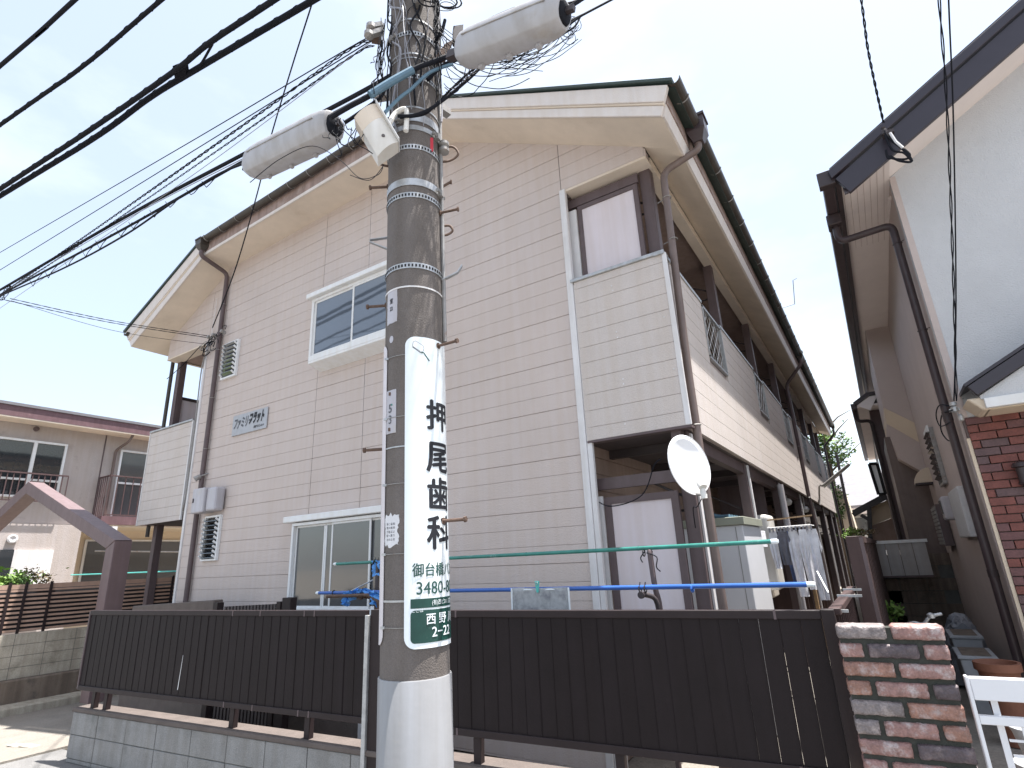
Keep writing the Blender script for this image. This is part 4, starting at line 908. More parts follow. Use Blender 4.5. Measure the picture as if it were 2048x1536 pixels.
cable(pl_([(905, 85), (970, 45), (1030, 18)], 2.55), .014, 'dark strip of cable along the top of the right closure')
a = pl_([(862, 130), (890, 95), (905, 88), (890, 125)], 2.5); b = MB(); b.prism(a, V((.02, -.02, 0))); single(b, 'angle_steel', 'rust', 'flat slanting steel bracket between pole and right closure', 'bracket')
a = pl_([(905, 92), (905, 65), (925, 62), (922, 108)], 2.45); b = MB(); b.prism(a, V((.03, -.03, 0))); single(b, 'closure_bracket', 'dark_steel', 'dark square plate at the left end of the right closure', 'bracket')
# spray of thin slack wires
random.seed(11)
tg = MB()
def slack(p0, p1, drop, r_=.0024, dist=2.4, j=5):
    x0, y0 = p0; x1, y1 = p1; pts = []
    for k in range(7):
        t = k/6; pts.append((x0+(x1-x0)*t+random.uniform(-j, j)*math.sin(math.pi*t), y0+(y1-y0)*t+drop*4*t*(1-t)+random.uniform(-j, j)*.5*math.sin(math.pi*t)))
    P = [planepts([q], dist+random.uniform(-.08, .10))[0] for q in pts]; tg.tube(bez(P, 5), r_, 4, False)
for i in range(16): slack((random.uniform(872, 900), random.uniform(20, 190)), (random.uniform(930, 1090), random.uniform(70, 160)), random.uniform(5, 45))
for i in range(16): slack((random.uniform(960, 1030), random.uniform(110, 170)), (random.uniform(1080, 1165), random.uniform(30, 90)), random.uniform(5, 28))
for i in range(8):
    c = planepts([(random.uniform(1125, 1150), random.uniform(45, 75))], 2.35)[0]; a = random.uniform(.02, .05); tg.tube([c+prt*(math.cos(u)*a)+V((0,0,math.sin(u)*a*1.3)) for u in [2*math.pi*k/14 for k in range(15)]], .002, 4, False)
for i in range(12): slack((random.uniform(760, 775), random.uniform(30, 90)), (random.uniform(725, 775), random.uniform(120, 230)), random.uniform(-5, 20), j=8)
for i in range(16): slack((random.uniform(868, 880), random.uniform(-10, 60)), (random.uniform(868, 900), random.uniform(60, 220)), 0, j=7)
for i in range(7):
    c = planepts([(random.uniform(845, 900), random.uniform(-12, 25))], 2.4)[0]; a = random.uniform(.04, .09); tg.tube([c+prt*(math.cos(u)*a)+V((0,0,math.sin(u)*a*.7)) for u in [2*math.pi*k/16 for k in range(17)]], random.choice((.0025, .005)), 4, False)
for i in range(10): slack((random.uniform(660, 720), random.uniform(230, 270)), (random.uniform(640, 760), random.uniform(255, 310)), random.uniform(5, 40), j=6)
single(tg, 'slack_wires', 'cable', 'fine tangle of slack wires round the pole top and closures', 'wires', kind='stuff')
# wires lying against the pole
for i in range(17):
    random.seed(50+i); th = random.uniform(-1.35, 1.35); z = py2z(random.uniform(150, 270)); pts = []
    for k in range(9): pts.append(pcyl(th+random.uniform(-.10, .10)+.05*k*random.choice((-1, 1)), z+k*.14, .012+random.uniform(0, .012)))
    b = MB(); b.tube(bez(pts, 5), random.choice((.0022, .003, .006)), 5); b.build('riser_wire', random.choice(('cable_light', 'cable', 'cable_light', 'cable')), pole)
for x, y, x2, y2 in ((742, 55, 766, 50), (738, 70, 766, 62)):
    a, c = planepts([(x, y), (x2, y2)], 2.5); b = MB(); b.beam(a, c, .03, .03); b.lathe([(.012, -.02), (.028, -.01), (.028, .015), (.012, .025)], a, 10); b.build('insulator_arm', 'galv_dull', pole)
b = MB(); a = planepts([(740, 48), (762, 45), (760, 75), (742, 72)], 2.52); b.prism(a, tocam*-.05); b.build('insulator_block', 'rust', pole)
b = MB(); P_ = planepts([(870, 85), (885, 60), (890, 40)], 2.42); b.tube(P_, .010, 6); b.build('hook_bracket', 'cable', pole)
cable(planepts([(640, 320), (560, 335), (700, 350), (740, 360), (768, 330)], 2.3)[2:], .0018, 'thin slack wire looping left of the pole below the lamp box')
cable(planepts([(500, 365), (560, 318), (625, 292), (680, 320), (720, 356), (755, 350), (766, 335)], 2.28), .0018, 'thin wire drooping across the larger closure to the pole')
# ================================================================ STREET FENCE
PHI = R(4.5); FU = V((math.cos(PHI), math.sin(PHI), 0)); FN = V((math.sin(PHI), -math.cos(PHI), 0)); FO = V((0, 3.3, 0))
def fp(s, off, z): p = FO+FU*s+FN*off; return V((p.x, p.y, z))
def onF(px, py): p = onP(px, py, FO, FN); return (p-FO).dot(FU), p.z
def fbox(b, s0, s1, o0, o1, z0, z1):
    return b.add([fp(s0,o0,z0), fp(s1,o0,z0), fp(s1,o1,z0), fp(s0,o1,z0), fp(s0,o0,z1), fp(s1,o0,z1), fp(s1,o1,z1), fp(s0,o1,z1)], [(0,3,2,1),(4,5,6,7),(0,1,5,4),(1,2,6,5),(2,3,7,6),(3,0,4,7)])
ZT, ZB, ZW = -.298, -1.018, -1.165
sL = onF(186, 1222)[0]; sM = onF(736, 1222)[0]; sR0 = onF(752, 1222)[0]; sR = onF(1641, 1224)[0]
fence = thing('screen_fence', 'dark brown vertical board screen fence along the street on a block wall', 'fence', fp((sL+sR)/2, 0, ZW))
def fsec(s0, s1, pitch, skip=()):
    b = MB(); fbox(b, s0, s1, -.02, .022, ZT-.042, ZT); b.build('top_rail', 'fence_rail', fence, bevel=.003)
    b = MB(); fbox(b, s0, s1, -.02, .022, ZB, ZB+.04); b.build('bottom_rail', 'fence_rail', fence, bevel=.003)
    n = round((s1-s0)/pitch); w = (s1-s0)/n; random.seed(n)
    for k in range(n):
        b = MB(); a = s0+w*k; gp = .0008+ (.0012 if (s1 > -1 and k > n-5) else 0)
        o_ = random.uniform(-.0012, .0012)
        fbox(b, a+gp/2, a+w-gp/2, .000+o_, .010+o_, ZB+.041, ZT-.043); fbox(b, a+w-.010, a+w-.005, .010+o_, .0125+o_, ZB+.041, ZT-.043)
        b.build('fence_board', 'fence_brown', fence)
fsec(sL, sM, .098); fsec(sR0+.03, sR, .098)
for px in (178, 203, 461, 613, 952, 1232, 1480):
    s_ = onF(px, 1440)[0]; b = MB(); fbox(b, s_-.025, s_+.025, -.05, -.005, ZW-.02, ZB-.001); b.build('fence_post', 'fence_rail', fence)
for px in (470, 525, 613, 633, 915, 1550):
    s_ = onF(px, 1230)[0]
    for za, zb in ((ZT-.043, ZT+.001), (ZB-.001, ZB+.041)):
        b = MB(); fbox(b, s_-.006, s_+.006, .0222, .0238, za, zb); b.build('rail_seam', 'brown_steel', fence)
b = MB(); fbox(b, sL-.018, sL, -.01, .02, ZB+.01, ZT-.01); b.build('end_trim', 'brown_steel', fence)
s_ = onF(741, 1300)[0]; b = MB(); fbox(b, s_-.018, s_+.016, .02, .05, G, ZT-.03); b.build('end_post', 'galv', fence, bevel=.003)
b = MB(); fbox(b, s_+.02, s_+.14, -.03, .03, ZW-.3, ZT+.004); b.build('middle_post', 'fence_rail', fence)
b = MB(); fbox(b, sR, sR+.06, -.03, .03, G, ZT+.004); b.build('corner_post', 'fence_rail', fence, bevel=.003)
# side run of the fence, going back along the boundary
SX = sR*math.cos(PHI)+.055; SY = fp(sR, 0, 0).y+.04
for k in range(14):
    y = SY+.02+k*.12; b = MB(); b.box(SX-.012, SX, y, y+.112, ZB-.3, ZT-.03); b.box(SX, SX+.012, y+.05, y+.062, ZB-.3, ZT-.03); b.build('fence_board', 'side_brown', fence)
b = MB(); b.box(SX-.025, SX+.03, SY, SY+1.72, ZT-.028, ZT+.004); b.build('top_rail', 'side_brown', fence, bevel=.003)
b = MB(); b.box(SX-.02, SX+.02, SY, SY+1.72, ZB-.34, ZB-.301); b.build('bottom_rail', 'side_brown', fence)
for y, L in ((SY+.05, .06), (SY+.75, .10), (SY+1.3, .08)):
    b = MB(); b.box(SX-.03, SX+L, y-.008, y+.008, ZT-.02+.02*(L > .07), ZT-.006+.02*(L > .07)); b.build('rail_bolt', 'galv', fence)
b = MB(); b.beam((SX-.1, SY+1.05, ZT+.005), (SX-.16, SY+1.25, ZT+.13), .008, .008); single(b, 'loose_rod', 'galv', 'thin pale rod leaning at the top of the side fence', 'rod')
b = MB(); s_ = onF(362, 1365)[0]; b.add([fp(s_, .0125, -.66), fp(s_+.004, .0125, -.66), fp(s_-.012, .0125, -.93), fp(s_-.022, .0125, -.93)], [(0, 1, 2, 3)]); o = b.build('paint_scratch', 'trim_white', fence)
# ---- block wall under the fence
bw = thing('block_wall', 'grey concrete block wall under the street fence', 'wall', fp(-2.5, 0, G))
js = [onF(x/2.695, 1150+(835+(x-410)*.1)/2.695)[0] for x in (398, 535, 692, 855, 1043, 1238, 1445, 1672, 1905)]
pitch = (js[-1]-js[-2]); s_ = js[-1]
while s_ < -.42: s_ += .42; js.append(s_)
js[-1] = -.34
b = MB(); fbox(b, js[0]+.01, js[-1]-.0, -.13, .022, G-.02, ZW-.03); b.build('mortar_bed', 'mortar', bw)
rows = [ZW-.035, ZW-.225, ZW-.42, G-.02]
for r_ in range(3):
    for k in range(len(js)-1):
        b = MB(); random.seed(r_*50+k); o_ = random.uniform(-.0015, .0015); fbox(b, js[k]+.0035, js[k+1]-.0035, -.12, .030+o_, rows[r_+1]+.0035, rows[r_]-.0035); b.build('concrete_block', 'block', bw, bevel=.003)
b = MB(); fbox(b, js[0]-.01, js[-1], -.15, .042, ZW-.034, ZW); b.build('coping', 'block_cap', bw, bevel=.006)
# ================================================================ BRICK PILLAR
PO = V((-.268, 3.05, 0)); PU = FU
pil = thing('brick_pillar', 'weathered pink and grey antique brick gate pillar with deep dark joints', 'brick pillar', PO+PU*.2-FN*.17+V((0,0,G)))
PW = .400; ztp = -.340; cpt = .0745; bh = .0605
def rough_brick(s0, s1, o0, o1, z0, z1, m, seed):
    nx, ny, nz = max(2, int((s1-s0)/.014)), 3, 5; bm = bmesh.new(); rnd = random.Random(seed)
    P = {}
    def vert(i, j, k):
        if (i, j, k) in P: return P[(i, j, k)]
        x = s0+(s1-s0)*i/nx; o = o0+(o1-o0)*j/ny; z = z0+(z1-z0)*k/nz
        ex = (i in (0, nx)); ey = (j == ny); ez = (k in (0, nz)); c = ex+ey+ez
        if c >= 2:
            d = .0028+rnd.random()*.0026
            if ex: x += d*(1 if i == 0 else -1)
            if ey: o -= d*1.2
            if ez: z += d*(1 if k == 0 else -1)
        x += rnd.uniform(-.001, .001)*2; z += rnd.uniform(-.0014, .0014); o += rnd.uniform(-.0022, .0012) if ey else 0
        p = PO+PU*x+FN*o; v = bm.verts.new((p.x-pil.location.x, p.y-pil.location.y, z-pil.location.z)); P[(i, j, k)] = v; return v
    def face(a): 
        try: bm.faces.new(a)
        except ValueError: pass
    for j in (0, ny):
        for i in range(nx):
            for k in range(nz): face([vert(i,j,k), vert(i+1,j,k), vert(i+1,j,k+1), vert(i,j,k+1)])
    for i in (0, nx):
        for j in range(ny):
            for k in range(nz): face([vert(i,j,k), vert(i,j+1,k), vert(i,j+1,k+1), vert(i,j,k+1)])
    for k in (0, nz):
        for i in range(nx):
            for j in range(ny): face([vert(i,j,k), vert(i+1,j,k), vert(i+1,j+1,k), vert(i,j+1,k)])
    bmesh.ops.recalc_face_normals(bm, faces=bm.faces)
    for f in bm.faces: f.smooth = True
    me = bpy.data.meshes.new('brick'); bm.to_mesh(me); bm.free(); me.materials.append(MATS[m]); o = bpy.data.objects.new('brick', me); C.objects.link(o); o.parent = pil
cyc = ['brick_grey', 'brick_pink', 'brick_pink', 'brick_dark', 'brick_pink', 'brick_orange', 'brick_pink', 'brick_orange', 'brick_pink', 'brick_dark', 'brick_grey', 'brick_orange', 'brick_grey', 'brick_pink', 'brick_orange', 'brick_pink', 'brick_dark',
       'brick_pink', 'brick_pink', 'brick_grey', 'brick_orange', 'brick_dark', 'brick_grey', 'brick_pink', 'brick_dark', 'brick_orange', 'brick_pink', 'brick_pink', 'brick_grey', 'brick_pink', 'brick_dark', 'brick_orange', 'brick_pink', 'brick_grey']
ci = 0
for r_ in range(16):
    z1 = ztp-cpt*r_; z0 = z1-bh
    if z1 < G: break
    L = [(0, .193), (.207, PW)] if r_ % 2 == 0 else [(0, .092), (.106, .296), (.310, PW)]
    for a, c in L:
        rough_brick(a, c, -.09, 0, z0, z1, cyc[ci % len(cyc)], ci+3); ci += 1
b = MB()
def pb_(b, s0, s1, o0, o1, z0, z1):
    f = lambda s, o, z: V(((PO+PU*s+FN*o).x, (PO+PU*s+FN*o).y, z))
    return b.add([f(s0,o0,z0), f(s1,o0,z0), f(s1,o1,z0), f(s0,o1,z0), f(s0,o0,z1), f(s1,o0,z1), f(s1,o1,z1), f(s0,o1,z1)], [(0,3,2,1),(4,5,6,7),(0,1,5,4),(1,2,6,5),(2,3,7,6),(3,0,4,7)])
pb_(b, .008, PW-.008, -.088, -.018, G, ztp-.012); b.build('mortar_core', 'brick_mortar', pil)
# pale plinth corner between fence and pillar
b = MB(); pb_(b, -.055, -.006, -.25, -.02, G, -.98); single(b, 'wall_end', 'block_warm', 'pale concrete stub between the dark fence and the brick pillar', 'wall')
# ================================================================ WHITE GATE
GO = V((.155, 3.10, 0)); gate = thing('garden_gate', 'white metal gate with grid bars beside the brick pillar', 'gate', GO+V((.4, 0, G)))
def gbox(b, s0, s1, o0, o1, z0, z1):
    f = lambda s, o, z: V(((GO+PU*s+FN*o).x, (GO+PU*s+FN*o).y, z))
    return b.add([f(s0,o0,z0), f(s1,o0,z0), f(s1,o1,z0), f(s0,o1,z0), f(s0,o0,z1), f(s1,o0,z1), f(s1,o1,z1), f(s0,o1,z1)], [(0,3,2,1),(4,5,6,7),(0,1,5,4),(1,2,6,5),(2,3,7,6),(3,0,4,7)])
GN = FN
def onG(px, py): p = onP(px, py, GO, GN); return (p-GO).dot(PU), p.z
st1 = onG(1953, 1420)[0]; gz = onG(1960, 1354)[1]; gz2 = onG(1960, 1399)[1]; m0, m1 = onG(1962, 1430)[1], onG(1962, 1447)[1]
v0, v1 = onG(1986, 1415)[0], onG(2000, 1415)[0]
b = MB(); gbox(b, 0, st1, -.02, .02, G+.05, gz+.004); b.build('stile', 'gate_white', gate, bevel=.003)
b = MB(); gbox(b, st1+.001, 1.0, -.018, .018, gz2, gz); b.build('top_rail', 'gate_white', gate, bevel=.003)
b = MB(); gbox(b, st1+.001, 1.0, -.014, .014, m1, m0); b.build('middle_rail', 'gate_white', gate, bevel=.002)
b = MB(); gbox(b, v0, v1, -.024, -.016, G+.15, gz2-.001); b.build('upright', 'gate_white', gate)
b = MB(); gbox(b, st1, 1.0, -.016, .016, G+.08, G+.15); b.build('bottom_rail', 'gate_white', gate)
for k in range(10):
    z = m1-.052-.052*k; b = MB(); gbox(b, v1+.002, 1.0, -.006, .002, z-.004, z+.004); b.build('grid_bar', 'gate_white', gate)
for k in range(12):
    s_ = v1+.052+.052*k; b = MB(); gbox(b, s_-.004, s_+.004, .0022, .008, G+.15, m1-.001); b.build('grid_bar', 'gate_white', gate)
# ================================================================ WASHING POLES
def wpole(pp, y, r, name, m, label):
    a, c = [onY(*p, y) for p in pp]; t = thing(name, label, 'washing pole', ((a.x+c.x)/2, y, min(a.z, c.z)))
    b = MB(); b.tube([a, c], r, 12); b.build('tube', m, t, smooth=True)
    d = (c-a).normalized()
    for e, sg in ((a, -1), (c, 1)):
        b = MB(); b.lathe([(r*1.08, 0), (r*1.08, .03), (r*.8, .04)], e-d*sg*.01 if sg > 0 else e+d*.01, 12, d*sg); b.build('end_cap', 'sign_white' if m != 'mint_paint' else m, t)
    for k in (.22, .55, .78):
        b = MB(); b.lathe([(r*1.1, 0), (r*1.1, .012)], a.lerp(c, k), 12, d); b.build('joint_ring', m, t)
    return a, c
wpole(((672, 1128), (1546, 1083)), 3.72, .0135, 'washing_pole', 'green_paint', 'green washing pole, the higher of the two over the street fence')
wa, wc = wpole(((637, 1186), (1618, 1169)), 3.58, .0145, 'washing_pole', 'blue_paint', 'blue washing pole, the lower of the two over the street fence')
wpole(((143, 1150), (362, 1142)), 5.6, .012, 'washing_pole', 'mint_paint', 'mint washing pole beside the left corner of the apartment block')
for px, lb in ((1303, 'curved brown clothes pole stand rising right of the towel'), (742, 'curved brown clothes pole stand with blue sheeting left of the pole')):
    x = onY(px, 1200, 3.64).x; zb_ = wa.z; zg = onY(px, 1105 if px > 1000 else 1125, 3.72).z
    t = thing('pole_stand', lb, 'pole stand', (x, 3.66, G), 'clothes pole stands behind the fence')
    b = MB(); b.tube(bez([(x+.03, 3.70, G), (x+.03, 3.70, -.9), (x+.03, 3.70, zb_-.15), (x+.015, 3.69, zb_), (x, 3.71, zg-.02), (x, 3.72, zg+.01)], 4), .018, 10); b.build('upright', 'brown_steel' if px > 1000 else 'dark_steel', t, smooth=True)
    b = MB(); b.tube(bez([(x+.03, 3.68, zb_-.20), (x+.02, 3.66, zb_-.07), (x-.03, 3.6, zb_-.035), (x-.16*(px < 1000)-.04, 3.56, zb_-.032)], 4), .016, 10); b.lathe([(.022, 0), (.022, .02)], (x-.03, 3.56, zb_-.035), 10, (0, -1, 0)); b.build('arm', 'dark_steel' if px > 1000 else 'rust', t, smooth=True)
    for dx in (-.045, -.01):
        for z_, y_ in ((zb_, 3.58), (zg, 3.72)):
            b = MB(); b.tube([(x+dx, y_+.022*math.cos(a), z_+.022*math.sin(a)) for a in [2*math.pi*k/10 for k in range(11)]], .0042, 5); b.tube([(x+dx, y_, z_+.02), (x+dx+.004, y_, z_+.04)], .0035, 4); b.build('tie', 'slot_black', t)
    b = MB(); b.tube(bez([(x-.02, 3.70, zg), (x+.05, 3.69, zg-.03), (x+.04, 3.69, zg-.09), (x+.06, 3.70, zg-.12)], 4), .004, 5); b.tube(bez([(x-.03, 3.70, zg+.01), (x-.06, 3.69, zg-.03), (x-.05, 3.69, zg-.06)], 4), .004, 5); b.build('tie_cord', 'cable', t)
x = onY(1384, 1175, 3.58).x; b = MB(); b.tube([(x, 3.58+.020*math.cos(a), wa.z-.002+.020*math.sin(a)) for a in [2*math.pi*k/10 for k in range(11)]], .007, 6); single(b, 'pole_clip', 'blue_paint', 'small blue clip on the lower washing pole right of the stand', 'clip')
# towel on the blue pole, clothes peg
x0 = onY(1026, 1200, 3.57).x; x1 = onY(1140, 1200, 3.57).x; zt_ = wa.z+.016; b = MB(); vs = []; n_, m_ = 22, 12; random.seed(4)
for j in range(m_+1):
    for i in range(n_+1):
        u = i/n_; w_ = j/m_; vs.append((x0+(x1-x0)*u+math.sin(w_*5)*.003, 3.560-.004*math.sin(u*16+w_*2)-.002*w_, zt_-.30*w_+math.sin(u*9)*.002))
fs = [(j*(n_+1)+i, j*(n_+1)+i+1, (j+1)*(n_+1)+i+1, (j+1)*(n_+1)+i) for j in range(m_) for i in range(n_)]
b.add(vs, fs); tw = b.build('towel_cloth', 'towel', None, smooth=True)
C.objects.unlink(tw); bpy.data.objects.remove(tw)
tt = thing('towel', 'grey towel with white edges hanging over the blue washing pole', 'towel', ((x0+x1)/2, 3.57, zt_-.3))
b = MB(); b.add(vs, fs); o = b.build('cloth', 'towel', tt, smooth=True); md = o.modifiers.new('thickness', 'SOLIDIFY'); md.thickness = .004
b = MB(); b.tube([(x0, 3.558, zt_), (x0-.002, 3.555, zt_-.3)], .007, 6); b.tube([(x1, 3.558, zt_), (x1+.002, 3.555, zt_-.3)], .007, 6); b.build('hem', 'sign_white', tt)
b = MB(); vs = [(x0+(x1-x0)*i/12, 3.58+.020*math.cos(a), wa.z+.018*math.sin(a)) for i in range(13) for a in [math.pi*k/8 for k in range(9)]]; b.add(vs, [(i*9+k, i*9+k+1, i*9+k+10, i*9+k+9) for i in range(12) for k in range(8)]); o = b.build('fold', 'sign_white', tt, smooth=True); md = o.modifiers.new('thickness', 'SOLIDIFY'); md.thickness = .004
px_ = onY(1078, 1172, 3.57).x; pg = thing('clothes_peg', 'pale green clothes peg gripping the top of the towel', 'clothes peg', (px_, 3.57, zt_-.03))
b = MB(); b.prism([(px_-.018, 3.552, zt_+.045), (px_+.018, 3.552, zt_+.045), (px_+.014, 3.552, zt_+.018), (px_+.006, 3.552, zt_-.03), (px_-.006, 3.552, zt_-.03), (px_-.014, 3.552, zt_+.018)], (0, -.012, 0)); b.build('grip', 'mint_paint', pg, bevel=.002)
b = MB(); b.tube([(px_+.010*math.cos(a), 3.538, zt_+.03+.008*math.sin(a)) for a in [2*math.pi*k/10 for k in range(11)]], .002, 4); b.build('spring', 'galv', pg)
# blue sheeting and ropes on the left end
random.seed(9); b = MB(); xa_ = onY(688, 1195, 3.56).x; xb_ = onY(760, 1195, 3.56).x; nn, mm = 26, 7; vs = []
for j in range(mm+1):
    for i in range(nn+1):
        u = i/nn; w_ = j/mm; vs.append((xa_+(xb_-xa_)*u, 3.55+random.uniform(-.03, .03)+.02*math.sin(u*20), wa.z+.03*math.sin(u*3)-.115*w_*(.6+.4*math.sin(u*7+1))+random.uniform(-.012, .012)))
b.add(vs, [(j*(nn+1)+i, j*(nn+1)+i+1, (j+1)*(nn+1)+i+1, (j+1)*(nn+1)+i) for j in range(mm) for i in range(nn)]); o = single(b, 'crumpled_sheeting', 'blue_sheet', 'crumpled blue plastic sheeting tied to the blue pole beside the window', 'plastic sheet')
b = MB(); a = onY(755, 1125, 3.72); vs = []
for j in range(7):
    for i in range(6): vs.append((a.x-.05+.025*i+random.uniform(-.008, .008), 3.70+random.uniform(-.02, .02), a.z+.02-.022*j+random.uniform(-.006, .006)))
b.add(vs, [(j*6+i, j*6+i+1, (j+1)*6+i+1, (j+1)*6+i) for j in range(6) for i in range(5)]); single(b, 'plastic_knot', 'blue_sheet', 'small blue plastic knot at the left end of the green pole', 'plastic knot')
b = MB(); a = onY(702, 1182, 3.56); c = onY(746, 1160, 3.60); b.tube([a, c], .006, 6); single(b, 'loose_rod', 'galv', 'thin pale rod slanting above the blue sheeting', 'rod')
b = MB(); a = onY(654, 1193, 3.52); c = onY(735, 1190, 3.52); b.tube([a, c, c+V((.10, .02, -.05)), c+V((.14, .05, -.25))], .014, 8); single(b, 'bent_tube', 'rust', 'rusty bent tube under the left end of the blue pole', 'tube')
for px in (664, 718, 711):
    a = onY(px, 1188, 3.56); b = MB(); b.tube([(a.x, 3.58+.02*math.cos(t), wa.z+.02*math.sin(t)) for t in [2*math.pi*k/10 for k in range(11)]], .004, 4); single(b, 'black_tie', 'slot_black', {664: 'black tie nearest the left end of the blue pole', 718: 'black tie on the blue pole beside the sheeting', 711: 'black tie next to the sheeting knot'}[px], 'tie')
# ================================================================ THINGS BEHIND THE FENCE
a = onY(265, 1212, 4.0); c = onY(428, 1200, 4.0)
b = MB(); b.prism([(a.x, 4.0, G), (c.x, 4.0, G), (c.x, 4.0, c.z), (a.x, 4.0, a.z)], (0, .12, 0)); single(b, 'low_wall', 'block_cap', 'low pinkish concrete wall standing between fence and left corner of the apartments', 'wall', bevel=.01)
pf = thing('picket_fence', 'low black picket fence just showing above the street fence', 'fence', (onY(500, 1215, 3.95).x, 3.95, G))
for k in range(17):
    px = 452+k*6.6; p = onY(px, 1213-k*.35, 3.95); b = MB(); b.box(p.x-.016, p.x+.016, 3.94, 3.96, G+.1, p.z); b.build('picket', 'dark_steel', pf)
p0, p1 = onY(450, 1225, 3.95), onY(560, 1225, 3.95)
b = MB(); b.box(p0.x, p1.x, 3.965, 3.985, -.62, -.58); b.build('rail', 'dark_steel', pf)
for px, py, w_ in ((436, 1205, .045), (562, 1203, .035), (578, 1195, .07)):
    p = onY(px, py, 3.93); b = MB(); b.box(p.x-w_, p.x+w_, 3.90, 3.98, G, p.z); b.build('post', 'fence_rail', pf, bevel=.003)
b = MB(); b.box(-7.3, -4.6, 4.25, 4.4, G, -1.12); single(b, 'planter_edge', 'block_cap', 'pale concrete edging glimpsed under the street fence', 'edging', bevel=.01)
b = MB(); b.box(-4.25, -3.55, 3.9, 4.2, G, -.98); single(b, 'outdoor_unit', 'cabinet_white', 'white outdoor unit glimpsed under the fence by the pole', 'outdoor unit', bevel=.02)
# storage cabinet
cab = thing('storage_cabinet', 'tall white storage cabinet with olive lid under the balcony', 'cabinet', (-1.4, 6.3, G))
b = MB(); b.box(-1.78, -1.16, 6.0, 6.95, G, .235); b.build('body', 'cabinet_white', cab, bevel=.006)
b = MB(); b.box(-1.80, -1.135, 5.97, 6.98, .237, .315); b.build('lid', 'cabinet_lid', cab, bevel=.004)
for x in (-1.47, -1.23):
    b = MB(); b.box(x-.003, x+.003, 5.996, 5.999, G+.02, .22); b.build('panel_seam', 'galv_dull', cab)
b = MB(); b.box(-1.159, -1.156, 6.25, 6.5, .06, .085); b.build('label_plate', 'dark_steel', cab)
b = MB(); random.seed(2)
for i in range(5):
    y = 6.2+.12*i; b.tube(bez([(-1.75, y, .36), (-1.6, y+.03, .35+random.uniform(0, .04)), (-1.42, y, .34), (-1.3, y-.05, .335)], 4), .022, 7)
b.tube([(-1.55+.04*math.cos(a), 6.02, .37+.04*math.sin(a)) for a in [2*math.pi*k/12 for k in range(13)]], .008, 6)
single(b, 'rolled_net', 'cable_blue', 'bundle of blue rolled tubes lying on the storage cabinet', 'rolled mats')
b = MB(); b.beam((-2.05, 5.6, .40), (-1.75, 5.95, .36), .03, .03); single(b, 'light_bar', 'mint_paint', 'pale bar lying behind the downpipe above the cabinet', 'bar')
# water heater and partition further back
wh = thing('water_heater', 'beige wall water heater under the balcony behind the cabinet', 'water heater', (-1.5, 8.4, -.55))
b = MB(); b.box(-1.95, -1.36, 8.35, 8.75, -.62, .33); b.build('body', 'heater_beige', wh, bevel=.02)
b = MB(); b.box(-1.40, -1.20, 7.9, 8.34, -.50, .42); b.build('side_case', 'plastic_cream', wh, bevel=.05, seg=3)
b = MB(); b.box(-1.85, -1.5, 8.342, 8.348, -.50, -.32); b.build('control_plate', 'galv_dull', wh)
b = MB(); b.lathe([(.02, 0), (.02, .01)], (-1.55, 8.34, -.40), 10, (0, -1, 0)); b.build('knob', 'galv', wh)
b = MB(); b.box(-2.0, -1.35, 8.9, 8.94, .33, 1.0); single(b, 'partition_board', 'brown_steel', 'brown partition board above the water heater', 'partition')
b = MB(); b.lathe([(.045, G), (.045, .9)], (-1.16, 9.2, 0), 14); single(b, 'waste_pipe', 'plastic_grey', 'pale vertical pipe beside the columns behind the heater', 'pipe', smooth=True)
# laundry on a rack: each garment on its own
rk = thing('laundry_rack', 'hanging laundry frame with clips under the balcony, far right', 'laundry rack', (-.88, 7.9, .2))
b = MB(); b.beam((-1.2, 7.76, .336), (-.69, 7.76, .36), .025, .016); b.build('wooden_bar', 'wood', rk)
b = MB()
for y in (7.68, 7.88, 8.08): b.tube([(-1.2, y, .24), (-.72, y, .25)], .006, 5)
for x in (-1.2, -1.04, -.88, -.72): b.tube([(x, 7.68, .245), (x, 8.08, .245)], .006, 5)
b.build('frame', 'alu_white', rk)
for i in range(12):
    x = -1.18+i*.042; b = MB(); b.box(x-.009, x+.009, 7.67, 7.69, .185, .24); b.build('clip', 'cable_light', rk)
def garment(x, y, w_, h, m, lb, seed, z=.25):                # a shirt on its clips: shoulders, sleeves, body
    rnd = random.Random(seed); out = [(-.5, 0), (.5, 0), (.78, -.28), (.60, -.36), (.46, -.22), (.52, -1), (-.50, -1), (-.46, -.22), (-.62, -.36), (-.78, -.28)]
    bm = bmesh.new(); vs = [bm.verts.new((x+a*w_, y, z+c*h)) for a, c in out]; bm.faces.new(vs); bmesh.ops.triangulate(bm, faces=bm.faces[:])
    bmesh.ops.subdivide_edges(bm, edges=bm.edges[:], cuts=4, use_grid_fill=True); ph = rnd.uniform(0, 6)
    for v in bm.verts: v.co.y += .022*math.sin((v.co.x-x)/w_*11+ph)*min(1, (z-v.co.z)*3)+rnd.uniform(-.004, .004)
    b = MB(); b.v = [v.co.copy() for v in bm.verts]; bm.verts.index_update(); b.f = [tuple(v.index for v in f.verts) for f in bm.faces]; bm.free()
    single(b, 'hanging_garment', m, lb, 'garment', 'laundry under the balcony', smooth=True)
